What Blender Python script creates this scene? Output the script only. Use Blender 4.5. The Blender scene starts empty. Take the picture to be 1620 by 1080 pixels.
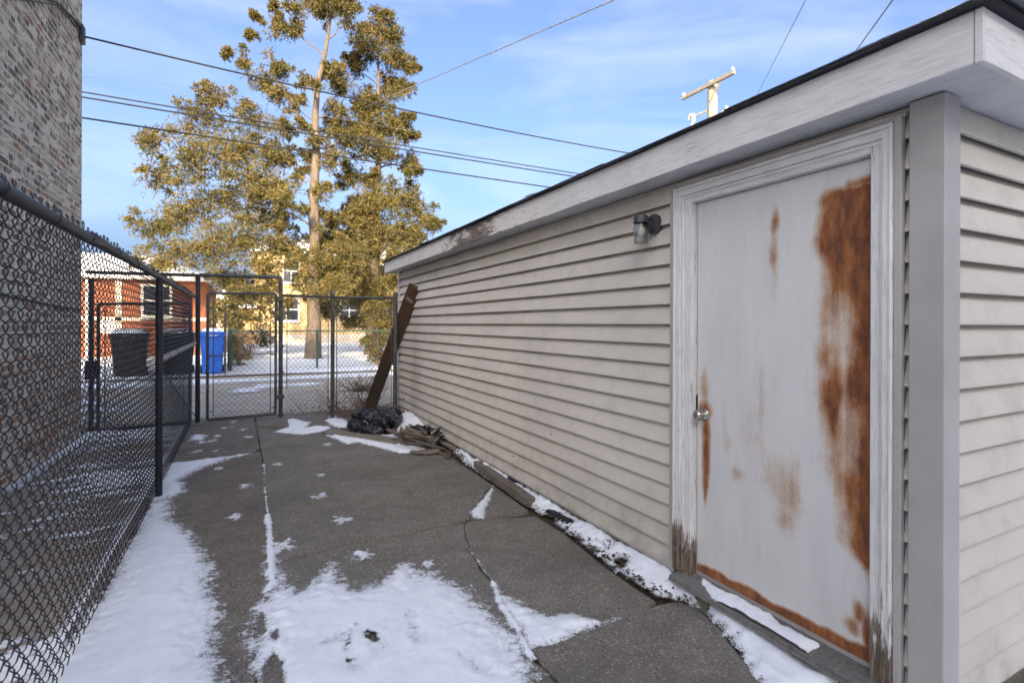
import bpy, bmesh, math, random
import numpy as np
from mathutils import Vector, Matrix, noise as mnoise

sc = bpy.context.scene
R = math.radians
random.seed(7)
rng = np.random.default_rng(7)

# ------------------------------------------------------------------ camera
cam_d = bpy.data.cameras.new('camera')
cam = bpy.data.objects.new('camera', cam_d)
sc.collection.objects.link(cam)
sc.camera = cam
YAW, ROLL, EYE = 0.4771, 0.0032, 1.5
fw = Vector((math.sin(YAW), math.cos(YAW), 0))
rt0 = Vector((math.cos(YAW), -math.sin(YAW), 0))
up0 = Vector((0, 0, 1))
rt = rt0 * math.cos(ROLL) + up0 * math.sin(ROLL)
up = up0 * math.cos(ROLL) - rt0 * math.sin(ROLL)
cam.matrix_world = Matrix(((rt.x, up.x, -fw.x, 0), (rt.y, up.y, -fw.y, 0), (rt.z, up.z, -fw.z, EYE), (0, 0, 0, 1)))
cam_d.sensor_width = 36
cam_d.lens = 824.35 / 1620 * 36
cam_d.shift_y = -27.05 / 1620
cam_d.clip_start = 0.05
cam_d.clip_end = 3000
cam_d.dof.use_dof = True
cam_d.dof.focus_distance = 3.2
cam_d.dof.aperture_fstop = 2.4

# ------------------------------------------------------------------ sky and sun
SUN_AZ, SUN_EL = R(22), R(20.5)          # the sun stands behind the camera, to the left
sun_dir = Vector((-math.sin(SUN_AZ) * math.cos(SUN_EL), -math.cos(SUN_AZ) * math.cos(SUN_EL), math.sin(SUN_EL)))
world = bpy.data.worlds.new('World')
sc.world = world
world.use_nodes = True
wt = world.node_tree
wt.nodes.clear()
w_out = wt.nodes.new('ShaderNodeOutputWorld')
w_bg = wt.nodes.new('ShaderNodeBackground')
w_sky = wt.nodes.new('ShaderNodeTexSky')
w_sky.sky_type = 'NISHITA'
w_sky.sun_disc = False
w_sky.sun_elevation = SUN_EL
w_sky.sun_rotation = math.pi + SUN_AZ
w_sky.air_density = 0.6
w_sky.dust_density = 8.0
w_sky.ozone_density = 3.0
w_bg.inputs['Strength'].default_value = 0.15
tc = wt.nodes.new('ShaderNodeTexCoord')
mp = wt.nodes.new('ShaderNodeMapping')
mp.inputs['Scale'].default_value = (1.0, 1.6, 5.0)
mp.inputs['Rotation'].default_value = (0.12, 0.05, 0.5)
nz = wt.nodes.new('ShaderNodeTexNoise')
nz.inputs['Scale'].default_value = 1.7
nz.inputs['Detail'].default_value = 9
nz.inputs['Roughness'].default_value = 0.58
nz.inputs['Distortion'].default_value = 0.6
rp = wt.nodes.new('ShaderNodeValToRGB')
rp.color_ramp.elements[0].position = 0.42
rp.color_ramp.elements[0].color = (0.0, 0.0, 0.0, 1)
rp.color_ramp.elements[1].position = 0.78
rp.color_ramp.elements[1].color = (0.36, 0.36, 0.36, 1)
mx = wt.nodes.new('ShaderNodeMix')
mx.data_type = 'RGBA'
mx.inputs[7].default_value = (2.4, 2.45, 2.55, 1)
wt.links.new(tc.outputs['Generated'], mp.inputs['Vector'])
wt.links.new(mp.outputs[0], nz.inputs['Vector'])
wt.links.new(nz.outputs['Fac'], rp.inputs['Fac'])
wt.links.new(rp.outputs['Color'], mx.inputs[0])
wt.links.new(w_sky.outputs['Color'], mx.inputs[6])
wt.links.new(mx.outputs[2], w_bg.inputs['Color'])
wt.links.new(w_bg.outputs[0], w_out.inputs['Surface'])

sun_d = bpy.data.lights.new('sun', 'SUN')
sun_d.energy = 2.7
sun_d.angle = R(0.5)
sun_d.color = (1.0, 0.80, 0.52)
sun = bpy.data.objects.new('sun', sun_d)
sc.collection.objects.link(sun)
sun.location = (-20, -20, 20)
sun.rotation_euler = (-sun_dir).to_track_quat('-Z', 'Y').to_euler()

sc.view_settings.view_transform = 'Standard'
sc.view_settings.look = 'None'
sc.view_settings.gamma = 1
sc.view_settings.use_curve_mapping = False
sc.view_settings.exposure = 1.83
sc.render.engine = 'CYCLES'
sc.cycles.use_denoising = True
sc.cycles.max_bounces = 5
sc.cycles.use_adaptive_sampling = True
sc.cycles.adaptive_threshold = 0.025
sc.cycles.diffuse_bounces = 4
sc.cycles.transparent_max_bounces = 8

# ------------------------------------------------------------------ numpy noise
def _hash(ix, iy, iz, seed):
    h = (ix.astype(np.int64) * 374761393 + iy.astype(np.int64) * 668265263 + iz.astype(np.int64) * 2147483647 + seed * 1274126177) & 0xffffffff
    h = ((h ^ (h >> 13)) * 1274126177) & 0xffffffff
    return ((h ^ (h >> 16)) & 0xffff) / 65535.0

def vnoise(x, y, z=0.0, seed=0):
    x = np.asarray(x, float); y = np.asarray(y, float); z = np.zeros_like(x) + z
    ix, iy, iz = np.floor(x), np.floor(y), np.floor(z)
    fx, fy, fz = x - ix, y - iy, z - iz
    fx, fy, fz = [t * t * (3 - 2 * t) for t in (fx, fy, fz)]
    out = 0
    for a in (0, 1):
        for b in (0, 1):
            for c in (0, 1):
                w = (fx if a else 1 - fx) * (fy if b else 1 - fy) * (fz if c else 1 - fz)
                out = out + w * _hash(ix + a, iy + b, iz + c, seed)
    return out

def fbm(x, y, z=0.0, octs=4, seed=0, gain=0.5):
    s, a, f, n = 0, 1.0, 1.0, 0
    for i in range(octs):
        s = s + a * vnoise(np.asarray(x) * f, np.asarray(y) * f, np.asarray(z) * f, seed + i * 17)
        n += a; a *= gain; f *= 2.03
    return s / n

def poly_sd(px, py, poly):
    """signed distance to a polygon, positive inside"""
    p = np.array(poly, float)
    q = np.roll(p, -1, 0)
    d2 = np.full(px.shape, 1e9)
    ins = np.zeros(px.shape, bool)
    for (ax, ay), (bx, by) in zip(p, q):
        ex, ey = bx - ax, by - ay
        t = np.clip(((px - ax) * ex + (py - ay) * ey) / (ex * ex + ey * ey + 1e-12), 0, 1)
        d2 = np.minimum(d2, (px - ax - t * ex) ** 2 + (py - ay - t * ey) ** 2)
        c = (ay > py) != (by > py)
        ins ^= c & (px < (bx - ax) * (py - ay) / (by - ay + 1e-12) + ax)
    return np.sqrt(d2) * np.where(ins, 1, -1)

# ------------------------------------------------------------------ mesh helpers
ORG = {}
COL = sc.collection

def tag(o, label=None, cat=None, group=None, kind=None):
    if label: o['label'] = label
    if cat: o['category'] = cat
    if group: o['group'] = group
    if kind: o['kind'] = kind
    return o

def empty(name, loc, label, cat, group=None, rz=0.0):
    o = bpy.data.objects.new(name, None)
    o.empty_display_size = 0.1
    o.location = loc
    o.rotation_euler = (0, 0, rz)
    COL.objects.link(o)
    ORG[o.name] = Vector(loc) if rz == 0 else Vector((0, 0, 0))
    return tag(o, label, cat, group)

def link(name, me, mat, parent=None, loc=(0, 0, 0), kind=None):
    o = bpy.data.objects.new(name, me)
    if mat is not None and len(me.materials) == 0:
        me.materials.append(mat)
    o.location = loc
    COL.objects.link(o)
    if parent is not None:
        o.parent = parent
        ORG[o.name] = ORG[parent.name]
    else:
        ORG[o.name] = Vector(loc)
    if kind: o['kind'] = kind
    return o

def np_mesh(name, verts, faces, smooth=False, attrs=None):
    """verts (n,3), faces (m,k) arrays"""
    verts = np.asarray(verts, np.float32); faces = np.asarray(faces, np.int32)
    me = bpy.data.meshes.new(name)
    m, k = faces.shape
    me.vertices.add(len(verts)); me.vertices.foreach_set('co', verts.ravel())
    me.loops.add(m * k); me.loops.foreach_set('vertex_index', faces.ravel())
    me.polygons.add(m); me.polygons.foreach_set('loop_start', np.arange(0, m * k, k, dtype=np.int32))
    me.update(calc_edges=True)
    me.polygons.foreach_set('use_smooth', np.full(m, smooth))
    for an, (dom, dat) in (attrs or {}).items():
        a = me.attributes.new(an, 'FLOAT', dom)
        a.data.foreach_set('value', np.asarray(dat, np.float32).ravel())
    me.validate()
    return me

def tubes_np(lines, rad, sides=4):
    """lines (n,p,3): many polylines of equal length -> verts, quads"""
    L = np.asarray(lines, float)
    n, p, _ = L.shape
    t = np.gradient(L, axis=1)
    t /= np.linalg.norm(t, axis=2, keepdims=True) + 1e-9
    ref = np.where(np.abs(t[..., 2:3]) > 0.9, np.array([1.0, 0.2, 0]), np.array([0.1, 0.05, 1.0]))
    a = np.cross(t, ref); a /= np.linalg.norm(a, axis=2, keepdims=True) + 1e-9
    b = np.cross(t, a)
    rad = np.broadcast_to(np.asarray(rad, float), (n, p))[..., None]
    V = np.stack([L + rad * (a * math.cos(k) + b * math.sin(k)) for k in np.arange(sides) * 2 * math.pi / sides], 2)
    idx = np.arange(n * p * sides).reshape(n, p, sides)
    A = idx[:, :-1]; B = idx[:, 1:]
    F = np.stack([A, np.roll(A, -1, 2), np.roll(B, -1, 2), B], -1).reshape(-1, 4)
    return V.reshape(-1, 3), F

class MB:
    def __init__(s):
        s.v, s.f = [], []
    def add(s, vs, fs):
        o = len(s.v)
        s.v += [tuple(v) for v in vs]
        s.f += [tuple(i + o for i in f) for f in fs]
        return s
    def box(s, lo, hi):
        (a, b, c), (d, e, f) = lo, hi
        return s.add([(a, b, c), (d, b, c), (d, e, c), (a, e, c), (a, b, f), (d, b, f), (d, e, f), (a, e, f)],
                     [(0, 3, 2, 1), (4, 5, 6, 7), (0, 1, 5, 4), (1, 2, 6, 5), (2, 3, 7, 6), (3, 0, 4, 7)])
    def bar(s, p, q, w, h, upv=(0, 0, 1), twist=0.0):
        p, q = Vector(p), Vector(q)
        d = (q - p).normalized()
        u = Vector(upv)
        if abs(d.dot(u)) > 0.97: u = Vector((1, 0, 0))
        a = d.cross(u).normalized(); b = a.cross(d)
        if twist: 
            a, b = a * math.cos(twist) + b * math.sin(twist), b * math.cos(twist) - a * math.sin(twist)
        vs = [c + a * (i * w / 2) + b * (j * h / 2) for c in (p, q) for i, j in ((-1, -1), (1, -1), (1, 1), (-1, 1))]
        return s.add(vs, [(0, 1, 2, 3), (7, 6, 5, 4), (0, 4, 5, 1), (1, 5, 6, 2), (2, 6, 7, 3), (3, 7, 4, 0)])
    def tube(s, pts, rad, sides=10, cap=True):
        pts = [Vector(p) for p in pts]
        n = len(pts)
        rads = rad if isinstance(rad, (list, tuple)) else [rad] * n
        vs, fs = [], []
        pa = None
        for i, p in enumerate(pts):
            t = (pts[min(i + 1, n - 1)] - pts[max(i - 1, 0)]).normalized()
            if pa is None:
                r = Vector((0, 0, 1)) if abs(t.z) < 0.9 else Vector((1, 0, 0))
                a = t.cross(r).normalized()
            else:
                a = (pa - t * pa.dot(t)).normalized()
            pa = a
            b = t.cross(a)
            for k in range(sides):
                c = 2 * math.pi * k / sides
                vs.append(p + (a * math.cos(c) + b * math.sin(c)) * rads[i])
        for i in range(n - 1):
            for k in range(sides):
                k2 = (k + 1) % sides
                fs.append((i * sides + k, i * sides + k2, (i + 1) * sides + k2, (i + 1) * sides + k))
        if cap:
            fs.append(tuple(reversed(range(sides))))
            fs.append(tuple((n - 1) * sides + k for k in range(sides)))
        return s.add(vs, fs)
    def lathe(s, prof, c, axis='z', sides=24):
        """prof: (radius, height along axis)"""
        ax = {'z': (Vector((1, 0, 0)), Vector((0, 1, 0)), Vector((0, 0, 1))),
              'x': (Vector((0, 1, 0)), Vector((0, 0, 1)), Vector((1, 0, 0))),
              '-x': (Vector((0, 0, 1)), Vector((0, 1, 0)), Vector((-1, 0, 0)))}[axis]
        c = Vector(c); vs, fs = [], []
        for r, h in prof:
            for k in range(sides):
                t = 2 * math.pi * k / sides
                vs.append(c + ax[0] * (r * math.cos(t)) + ax[1] * (r * math.sin(t)) + ax[2] * h)
        for i in range(len(prof) - 1):
            for k in range(sides):
                k2 = (k + 1) % sides
                fs.append((i * sides + k, i * sides + k2, (i + 1) * sides + k2, (i + 1) * sides + k))
        fs.append(tuple(reversed(range(sides))))
        fs.append(tuple((len(prof) - 1) * sides + k for k in range(sides)))
        return s.add(vs, fs)
    def prism(s, poly, z0, z1):
        n = len(poly)
        vs = [(x, y, z0) for x, y in poly] + [(x, y, z1) for x, y in poly]
        fs = [tuple(range(n, 2 * n)), tuple(reversed(range(n)))]
        fs += [(i, (i + 1) % n, n + (i + 1) % n, n + i) for i in range(n)]
        return s.add(vs, fs)
    def mesh(s, name, origin=(0, 0, 0), bevel=0, smooth=False, seg=1):
        me = bpy.data.meshes.new(name)
        ox, oy, oz = origin
        me.from_pydata([(x - ox, y - oy, z - oz) for x, y, z in s.v], [], s.f)
        bm = bmesh.new(); bm.from_mesh(me)
        bmesh.ops.recalc_face_normals(bm, faces=bm.faces)
        if bevel:
            es = [e for e in bm.edges if len(e.link_faces) == 2 and e.calc_face_angle(0) > 0.6]
            bmesh.ops.bevel(bm, geom=es, offset=bevel, segments=seg, profile=0.5, affect='EDGES', clamp_overlap=True)
        if smooth:
            for f in bm.faces: f.smooth = True
            for e in bm.edges:
                if len(e.link_faces) == 2 and e.calc_face_angle(0) > R(40): e.smooth = False
        bm.to_mesh(me); bm.free()
        return me
    def build(s, name, mat, parent=None, origin=None, bevel=0, smooth=False, local=False, seg=1, kind=None):
        if parent is not None:
            off = (0, 0, 0) if local else ORG[parent.name]
            return link(name, s.mesh(name, off, bevel, smooth, seg), mat, parent, kind=kind)
        off = origin or (0, 0, 0)
        return link(name, s.mesh(name, off, bevel, smooth, seg), mat, None, off, kind=kind)

# ------------------------------------------------------------------ materials
class NT:
    def __init__(s, name):
        s.m = bpy.data.materials.new(name)
        s.m.use_nodes = True
        s.t = s.m.node_tree
        s.b = s.t.nodes['Principled BSDF']
        s.out = s.t.nodes['Material Output']
    def n(s, typ, **kw):
        nd = s.t.nodes.new(typ)
        for k, v in kw.items(): setattr(nd, k, v)
        return nd
    def set(s, sock, v):
        if isinstance(v, (int, float)): sock.default_value = v
        elif isinstance(v, tuple): sock.default_value = v if len(v) == len(sock.default_value) else (*v, 1)
        else: s.t.links.new(v, sock)
    def pos(s, scale=(1, 1, 1), obj=False, rot=(0, 0, 0)):
        c = s.n('ShaderNodeTexCoord').outputs['Object'] if obj else s.n('ShaderNodeNewGeometry').outputs['Position']
        m = s.n('ShaderNodeMapping')
        m.inputs['Scale'].default_value = scale
        m.inputs['Rotation'].default_value = rot
        s.t.links.new(c, m.inputs['Vector'])
        return m.outputs[0]
    def noise(s, vec, scale, detail=4, rough=0.55, dist=0.0):
        nd = s.n('ShaderNodeTexNoise')
        s.set(nd.inputs['Vector'], vec)
        nd.inputs['Scale'].default_value = scale; nd.inputs['Detail'].default_value = detail
        nd.inputs['Roughness'].default_value = rough; nd.inputs['Distortion'].default_value = dist
        return nd.outputs['Fac']
    def voro(s, vec, scale, feature='F1', out='Distance'):
        nd = s.n('ShaderNodeTexVoronoi', feature=feature)
        s.set(nd.inputs['Vector'], vec); nd.inputs['Scale'].default_value = scale
        return nd.outputs[out]
    def ramp(s, fac, *stops):
        nd = s.n('ShaderNodeValToRGB')
        s.set(nd.inputs['Fac'], fac)
        cr = nd.color_ramp
        while len(cr.elements) < len(stops): cr.elements.new(0.5)
        for e, (p, c) in zip(cr.elements, stops):
            e.position = p
            e.color = (c, c, c, 1) if isinstance(c, (int, float)) else (*c[:3], 1)
        return nd.outputs['Color']
    def math(s, op, a, b=0.0, clamp=False):
        nd = s.n('ShaderNodeMath', operation=op, use_clamp=clamp)
        s.set(nd.inputs[0], a); s.set(nd.inputs[1], b)
        return nd.outputs[0]
    def mix(s, fac, a, b, blend='MIX'):
        nd = s.n('ShaderNodeMix', data_type='RGBA', blend_type=blend)
        s.set(nd.inputs[0], fac); s.set(nd.inputs[6], a); s.set(nd.inputs[7], b)
        return nd.outputs[2]
    def attr(s, name, out='Fac'):
        nd = s.n('ShaderNodeAttribute'); nd.attribute_name = name
        return nd.outputs[out]
    def sep(s, vec, i):
        nd = s.n('ShaderNodeSeparateXYZ'); s.set(nd.inputs[0], vec)
        return nd.outputs[i]
    def bump(s, h, strength=0.3, dist=0.01):
        nd = s.n('ShaderNodeBump')
        nd.inputs['Strength'].default_value = strength; nd.inputs['Distance'].default_value = dist
        s.set(nd.inputs['Height'], h)
        s.t.links.new(nd.outputs[0], s.b.inputs['Normal'])
    def fin(s, col=None, rough=0.7, metal=0.0, spec=None):
        if col is not None: s.set(s.b.inputs['Base Color'], col)
        s.set(s.b.inputs['Roughness'], rough)
        s.b.inputs['Metallic'].default_value = metal
        if spec is not None: s.b.inputs['Specular IOR Level'].default_value = spec
        return s.m

def simple(name, col, rough=0.6, metal=0.0, vary=0.25, scale=12.0, bump=0.0, obj=False, spec=None):
    t = NT(name)
    v = t.pos(obj=obj)
    nz = t.noise(v, scale, 5)
    lo = tuple(c * (1 - vary) for c in col); hi = tuple(min(1, c * (1 + vary)) for c in col)
    if bump: t.bump(t.noise(v, scale * 4, 4), bump, 0.01)
    return t.fin(t.ramp(nz, (0.3, lo), (0.7, hi)), rough, metal, spec)

M = {}
def m_vinyl(name, col):
    t = NT(name)
    v = t.pos((26, 2.2, 30))
    g = t.noise(v, 9, 4, 0.6, 0.4)
    big = t.noise(t.pos(), 1.1, 4)
    dirt = t.noise(t.pos((1, 1, 1)), 7, 6, 0.65)
    c = t.mix(t.ramp(big, (0.35, 0.0), (0.7, 1.0)), tuple(x * 0.92 for x in col), tuple(min(1, x * 1.05) for x in col))
    c = t.mix(t.ramp(dirt, (0.50, 0.0), (0.78, 0.5)), c, tuple(x * 0.62 for x in col))
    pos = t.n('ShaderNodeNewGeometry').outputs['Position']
    # brown darkening where the old plank leans against the wall
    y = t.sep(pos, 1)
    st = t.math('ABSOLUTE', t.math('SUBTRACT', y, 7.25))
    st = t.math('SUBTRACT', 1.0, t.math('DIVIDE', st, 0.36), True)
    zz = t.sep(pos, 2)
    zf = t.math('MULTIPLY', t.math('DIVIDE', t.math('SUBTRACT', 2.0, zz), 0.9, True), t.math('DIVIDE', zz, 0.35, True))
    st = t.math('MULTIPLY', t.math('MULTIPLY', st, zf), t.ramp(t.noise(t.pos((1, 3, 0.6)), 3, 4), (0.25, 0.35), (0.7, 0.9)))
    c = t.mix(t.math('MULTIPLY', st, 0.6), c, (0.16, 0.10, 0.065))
    # splash dirt close to the ground
    low = t.math('MULTIPLY', t.math('SUBTRACT', 1.0, t.math('DIVIDE', zz, 0.42, True)), t.ramp(dirt, (0.4, 0.0), (0.7, 0.55)))
    c = t.mix(low, c, (0.17, 0.15, 0.12))
    t.bump(g, 0.22, 0.004)
    return t.fin(c, 0.48, 0, 0.35)
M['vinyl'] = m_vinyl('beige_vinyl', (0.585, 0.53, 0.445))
M['trim'] = simple('grey_vinyl_trim', (0.38, 0.36, 0.33), 0.45, vary=0.1, scale=3)

def m_door():
    t = NT('rusted_white_steel')
    a = t.attr('rust')
    v = t.pos((1, 1, 0.55), obj=False)
    n1 = t.noise(v, 26, 7, 0.68)
    n2 = t.noise(t.pos((1, 1, 0.35)), 150, 4, 0.7)
    n3 = t.noise(t.pos((1, 3, 0.2)), 10, 5, 0.6)
    k = t.math('ADD', a, t.math('MULTIPLY', t.math('SUBTRACT', n1, 0.5), 0.45))
    k = t.math('ADD', k, t.math('MULTIPLY', t.math('SUBTRACT', n2, 0.5), 0.55))
    k = t.math('ADD', k, t.math('MULTIPLY', t.math('SUBTRACT', n3, 0.5), 0.3))
    m = t.ramp(k, (0.18, 0.0), (0.55, 0.55), (0.95, 1.0))
    n5 = t.noise(t.pos((1, 2.2, 0.8)), 7, 7, 0.7)
    tone = t.math('ADD', t.math('MULTIPLY', a, 0.35), t.math('ADD', t.math('MULTIPLY', n5, 0.75), t.math('MULTIPLY', n1, 0.30)))
    deep = t.ramp(tone, (0.55, (0.46, 0.26, 0.13)), (0.72, (0.37, 0.165, 0.06)), (0.88, (0.25, 0.092, 0.032)), (1.05, (0.13, 0.05, 0.024)))
    g = t.noise(t.pos((1, 2, 0.5)), 3.2, 5)
    paint = t.mix(t.ramp(g, (0.3, 0.0), (0.72, 1.0)), (0.58, 0.57, 0.545), (0.66, 0.645, 0.61))
    halo = t.ramp(k, (0.05, 0.0), (0.5, 0.5))
    paint = t.mix(halo, paint, (0.50, 0.40, 0.27))
    grime = t.ramp(t.noise(t.pos((1, 6, 0.7)), 5, 6, 0.7), (0.55, 0.0), (0.8, 0.35))
    paint = t.mix(grime, paint, (0.36, 0.36, 0.35))
    c = t.mix(m, paint, deep)
    scr = t.ramp(t.noise(t.pos((1, 90, 4), rot=(0.3, 0, 0)), 4, 2), (0.70, 0.0), (0.74, 0.35))
    c = t.mix(scr, c, (0.33, 0.33, 0.34))
    t.bump(t.math('MULTIPLY', m, n2), 0.25, 0.004)
    r = t.ramp(m, (0, 0.42), (1, 0.88))
    return t.fin(c, r, 0, 0.35)
M['door'] = m_door()

def m_oldpaint(name, along, wood=(0.17, 0.13, 0.095), paint=(0.74, 0.715, 0.675), base=0.62, low=False, band=None):
    """white paint flaking off old boards; grain runs along the given axis"""
    t = NT(name)
    sq = {'x': (0.12, 1, 1), 'y': (1, 0.12, 1), 'z': (1, 1, 0.12)}[along]
    n1 = t.noise(t.pos(tuple(0.07 if q < 1 else 1 for q in sq)), 130, 7, 0.7)
    n2 = t.noise(t.pos(tuple(0.3 if q < 1 else 1 for q in sq)), 11, 6, 0.62)
    k = t.math('ADD', t.math('MULTIPLY', n1, 0.5), t.math('MULTIPLY', n2, 0.5))
    pos = t.n('ShaderNodeNewGeometry').outputs['Position']
    if low:      # rot creeps up from the ground
        f = t.math('SUBTRACT', 1.0, t.math('DIVIDE', t.math('SUBTRACT', t.sep(pos, 2), 0.10), 0.62, True))
        k = t.math('ADD', k, t.math('MULTIPLY', t.math('MULTIPLY', f, f), 0.34))
    if band:
        f = t.math('SUBTRACT', 1.0, t.math('DIVIDE', t.math('ABSOLUTE', t.math('SUBTRACT', t.sep(pos, 1), band[0])), band[1], True))
        k = t.math('ADD', k, t.math('MULTIPLY', f, 0.21))
    m = t.ramp(k, (base, 0.0), (base + 0.035, 1.0))
    big = t.noise(t.pos(), 3.0, 5)
    pc = t.mix(t.ramp(big, (0.3, 0.0), (0.7, 1.0)), tuple(x * 0.86 for x in paint), paint)
    pc = t.mix(t.ramp(n1, (0.48, 0.0), (0.68, 0.6)), pc, tuple(x * 0.5 for x in paint))
    wc = t.mix(t.ramp(n1, (0.36, 0.0), (0.62, 1.0)), tuple(x * 0.25 for x in wood), tuple(x * 1.7 for x in wood))
    t.bump(t.math('SUBTRACT', t.math('MULTIPLY', n1, 0.4), m), 0.5, 0.004)
    return t.fin(t.mix(m, pc, wc), 0.72, 0, 0.25)
M['casing_v'] = m_oldpaint('flaking_white_casing', 'z', low=True, base=0.60)
M['casing_h'] = m_oldpaint('flaking_white_head_casing', 'y', base=0.66)
M['fascia_y'] = m_oldpaint('flaking_fascia_paint', 'y', wood=(0.15, 0.12, 0.10), paint=(0.69, 0.665, 0.63), base=0.61, band=(4.75, 1.15))
M['fascia_x'] = m_oldpaint('flaking_front_fascia_paint', 'x', wood=(0.13, 0.10, 0.085), base=0.68)
M['soffit'] = m_oldpaint('grey_soffit_paint', 'y', wood=(0.12, 0.11, 0.10), paint=(0.64, 0.64, 0.64), base=0.69)

def m_wood(name, col, axis='obj', rough=0.85, dark=0.35, hi=1.5):
    t = NT(name)
    v = t.pos((14, 14, 1.0) , obj=True)
    n1 = t.noise(v, 5, 7, 0.65, 0.6)
    n2 = t.noise(t.pos(obj=True), 2.5, 4)
    rnd = t.n('ShaderNodeObjectInfo').outputs['Random']
    c = t.ramp(n1, (0.25, tuple(x * dark for x in col)), (0.5, col), (0.75, tuple(min(1, x * hi) for x in col)))
    c = t.mix(t.ramp(n2, (0.35, 0.0), (0.65, 0.4)), c, tuple(x * 0.5 for x in col))
    c = t.mix(t.math('MULTIPLY', rnd, 0.45), c, tuple(x * 0.42 for x in col))
    t.bump(n1, 0.6, 0.008)
    return t.fin(c, rough, 0, 0.2)
M['wood_grey'] = m_wood('weathered_grey_wood', (0.25, 0.215, 0.17))
M['wood_dark'] = m_wood('dark_brown_wood', (0.10, 0.06, 0.035))
M['wood_rot'] = m_wood('rotten_wood', (0.20, 0.165, 0.135), hi=1.8)
M['sill'] = m_wood('grey_sill_wood', (0.22, 0.205, 0.185))
M['pole'] = m_wood('utility_pole_wood', (0.42, 0.36, 0.28), hi=1.2, dark=0.7)

def m_concrete(name, a, b, speck=1.0, warm=(0.20, 0.165, 0.12)):
    t = NT(name)
    v = t.pos()
    big = t.noise(v, 0.9, 5, 0.6)
    mid = t.noise(v, 6, 5, 0.6)
    vn = t.n('ShaderNodeTexVoronoi'); t.set(vn.inputs['Vector'], v); vn.inputs['Scale'].default_value = 120
    fine, fcol = vn.outputs['Distance'], vn.outputs['Color']
    grit = t.noise(v, 210, 3, 0.7)
    c = t.mix(t.ramp(big, (0.34, 0.0), (0.66, 1.0)), a, b)
    c = t.mix(t.ramp(mid, (0.38, 0.0), (0.72, 0.45)), c, tuple(x * 0.62 for x in a))
    st = t.sep(fcol, 0)
    c = t.mix(t.math('MULTIPLY', t.ramp(st, (0.0, 0.55), (0.35, 0.0), (0.75, 0.0), (1.0, 0.0)), speck), c, tuple(x * 0.32 for x in a))
    c = t.mix(t.math('MULTIPLY', t.ramp(t.sep(fcol, 1), (0.80, 0.0), (0.99, 0.45)), speck), c, tuple(min(1, x * 2.1) for x in b))
    c = t.mix(t.math('MULTIPLY', t.ramp(t.sep(fcol, 2), (0.8, 0.0), (0.95, 0.6)), speck), c, warm)
    stain = t.ramp(t.noise(v, 1.7, 7, 0.72, 0.8), (0.46, 0.0), (0.70, 0.62))
    c = t.mix(stain, c, tuple(x * 0.62 for x in a))
    t.bump(t.math('ADD', t.math('MULTIPLY', fine, -0.7), t.math('MULTIPLY', grit, 0.8)), 0.75, 0.005)
    return t.fin(c, 0.88, 0, 0.2)
M['concrete'] = m_concrete('exposed_aggregate_concrete', (0.178, 0.160, 0.132), (0.25, 0.228, 0.192))
M['concrete2'] = m_concrete('brown_aggregate_concrete', (0.165, 0.142, 0.115), (0.23, 0.20, 0.165))
M['found'] = m_concrete('mossy_foundation', (0.14, 0.13, 0.09), (0.20, 0.185, 0.14), 0.5)
M['alley'] = m_concrete('worn_alley_concrete', (0.44, 0.385, 0.31), (0.56, 0.50, 0.41), 0.5)

def m_dirt(name, a, b, snowy=None, streak=False):
    t = NT(name)
    v = t.pos()
    n1 = t.noise(v, 5, 8, 0.65); n2 = t.noise(v, 60, 5, 0.7)
    c = t.mix(n1, a, b)
    c = t.mix(t.ramp(n2, (0.4, 0.0), (0.7, 0.6)), c, tuple(x * 0.4 for x in a))
    if streak:
        n3 = t.noise(t.pos((0.35, 2.2, 1), rot=(0, 0, 0.25)), 5, 6, 0.65)
        c = t.mix(t.ramp(n3, (0.45, 0.0), (0.62, 0.75)), c, (0.36, 0.34, 0.31))
    t.bump(t.math('ADD', n1, n2), 0.6, 0.012)
    return t.fin(c, 0.95, 0, 0.15)
M['dirt'] = m_dirt('frozen_soil', (0.085, 0.062, 0.042), (0.15, 0.115, 0.08))
M['path'] = m_dirt('muddy_walk', (0.25, 0.195, 0.14), (0.38, 0.315, 0.245), streak=True)

def m_snow(name, alpha=True):
    t = NT(name)
    v = t.pos()
    n1 = t.noise(v, 9, 6, 0.6); n2 = t.noise(v, 120, 4, 0.7); n3 = t.noise(v, 34, 5, 0.65)
    c = t.mix(t.ramp(n1, (0.3, 0.0), (0.75, 1.0)), (0.78, 0.80, 0.83), (0.86, 0.87, 0.88))
    t.bump(t.math('ADD', t.math('MULTIPLY', n2, 0.35), t.math('ADD', n1, t.math('MULTIPLY', n3, 0.7))), 0.28, 0.02)
    t.b.inputs['Subsurface Weight'].default_value = 0.0
    t.fin(c, 0.75, 0, 0.3)
    if alpha:
        a0 = t.attr('cover')
        n4 = t.noise(v, 260, 3, 0.75)
        k = t.math('ADD', a0, t.math('MULTIPLY', t.math('SUBTRACT', n3, 0.5), 1.3))
        k = t.math('ADD', k, t.math('MULTIPLY', t.math('SUBTRACT', n2, 0.5), 1.3))
        k = t.math('ADD', k, t.math('MULTIPLY', t.math('SUBTRACT', n4, 0.5), 1.1))
        t.set(t.b.inputs['Alpha'], t.ramp(k, (0.38, 0.0), (0.58, 1.0)))
        thin = t.ramp(k, (0.45, 0.75), (0.95, 0.0))
        t.set(t.b.inputs['Base Color'], t.mix(thin, c, (0.46, 0.455, 0.45)))
    return t.m
M['snow'] = m_snow('thin_snow')
M['snow_solid'] = m_snow('settled_snow', False)

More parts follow.
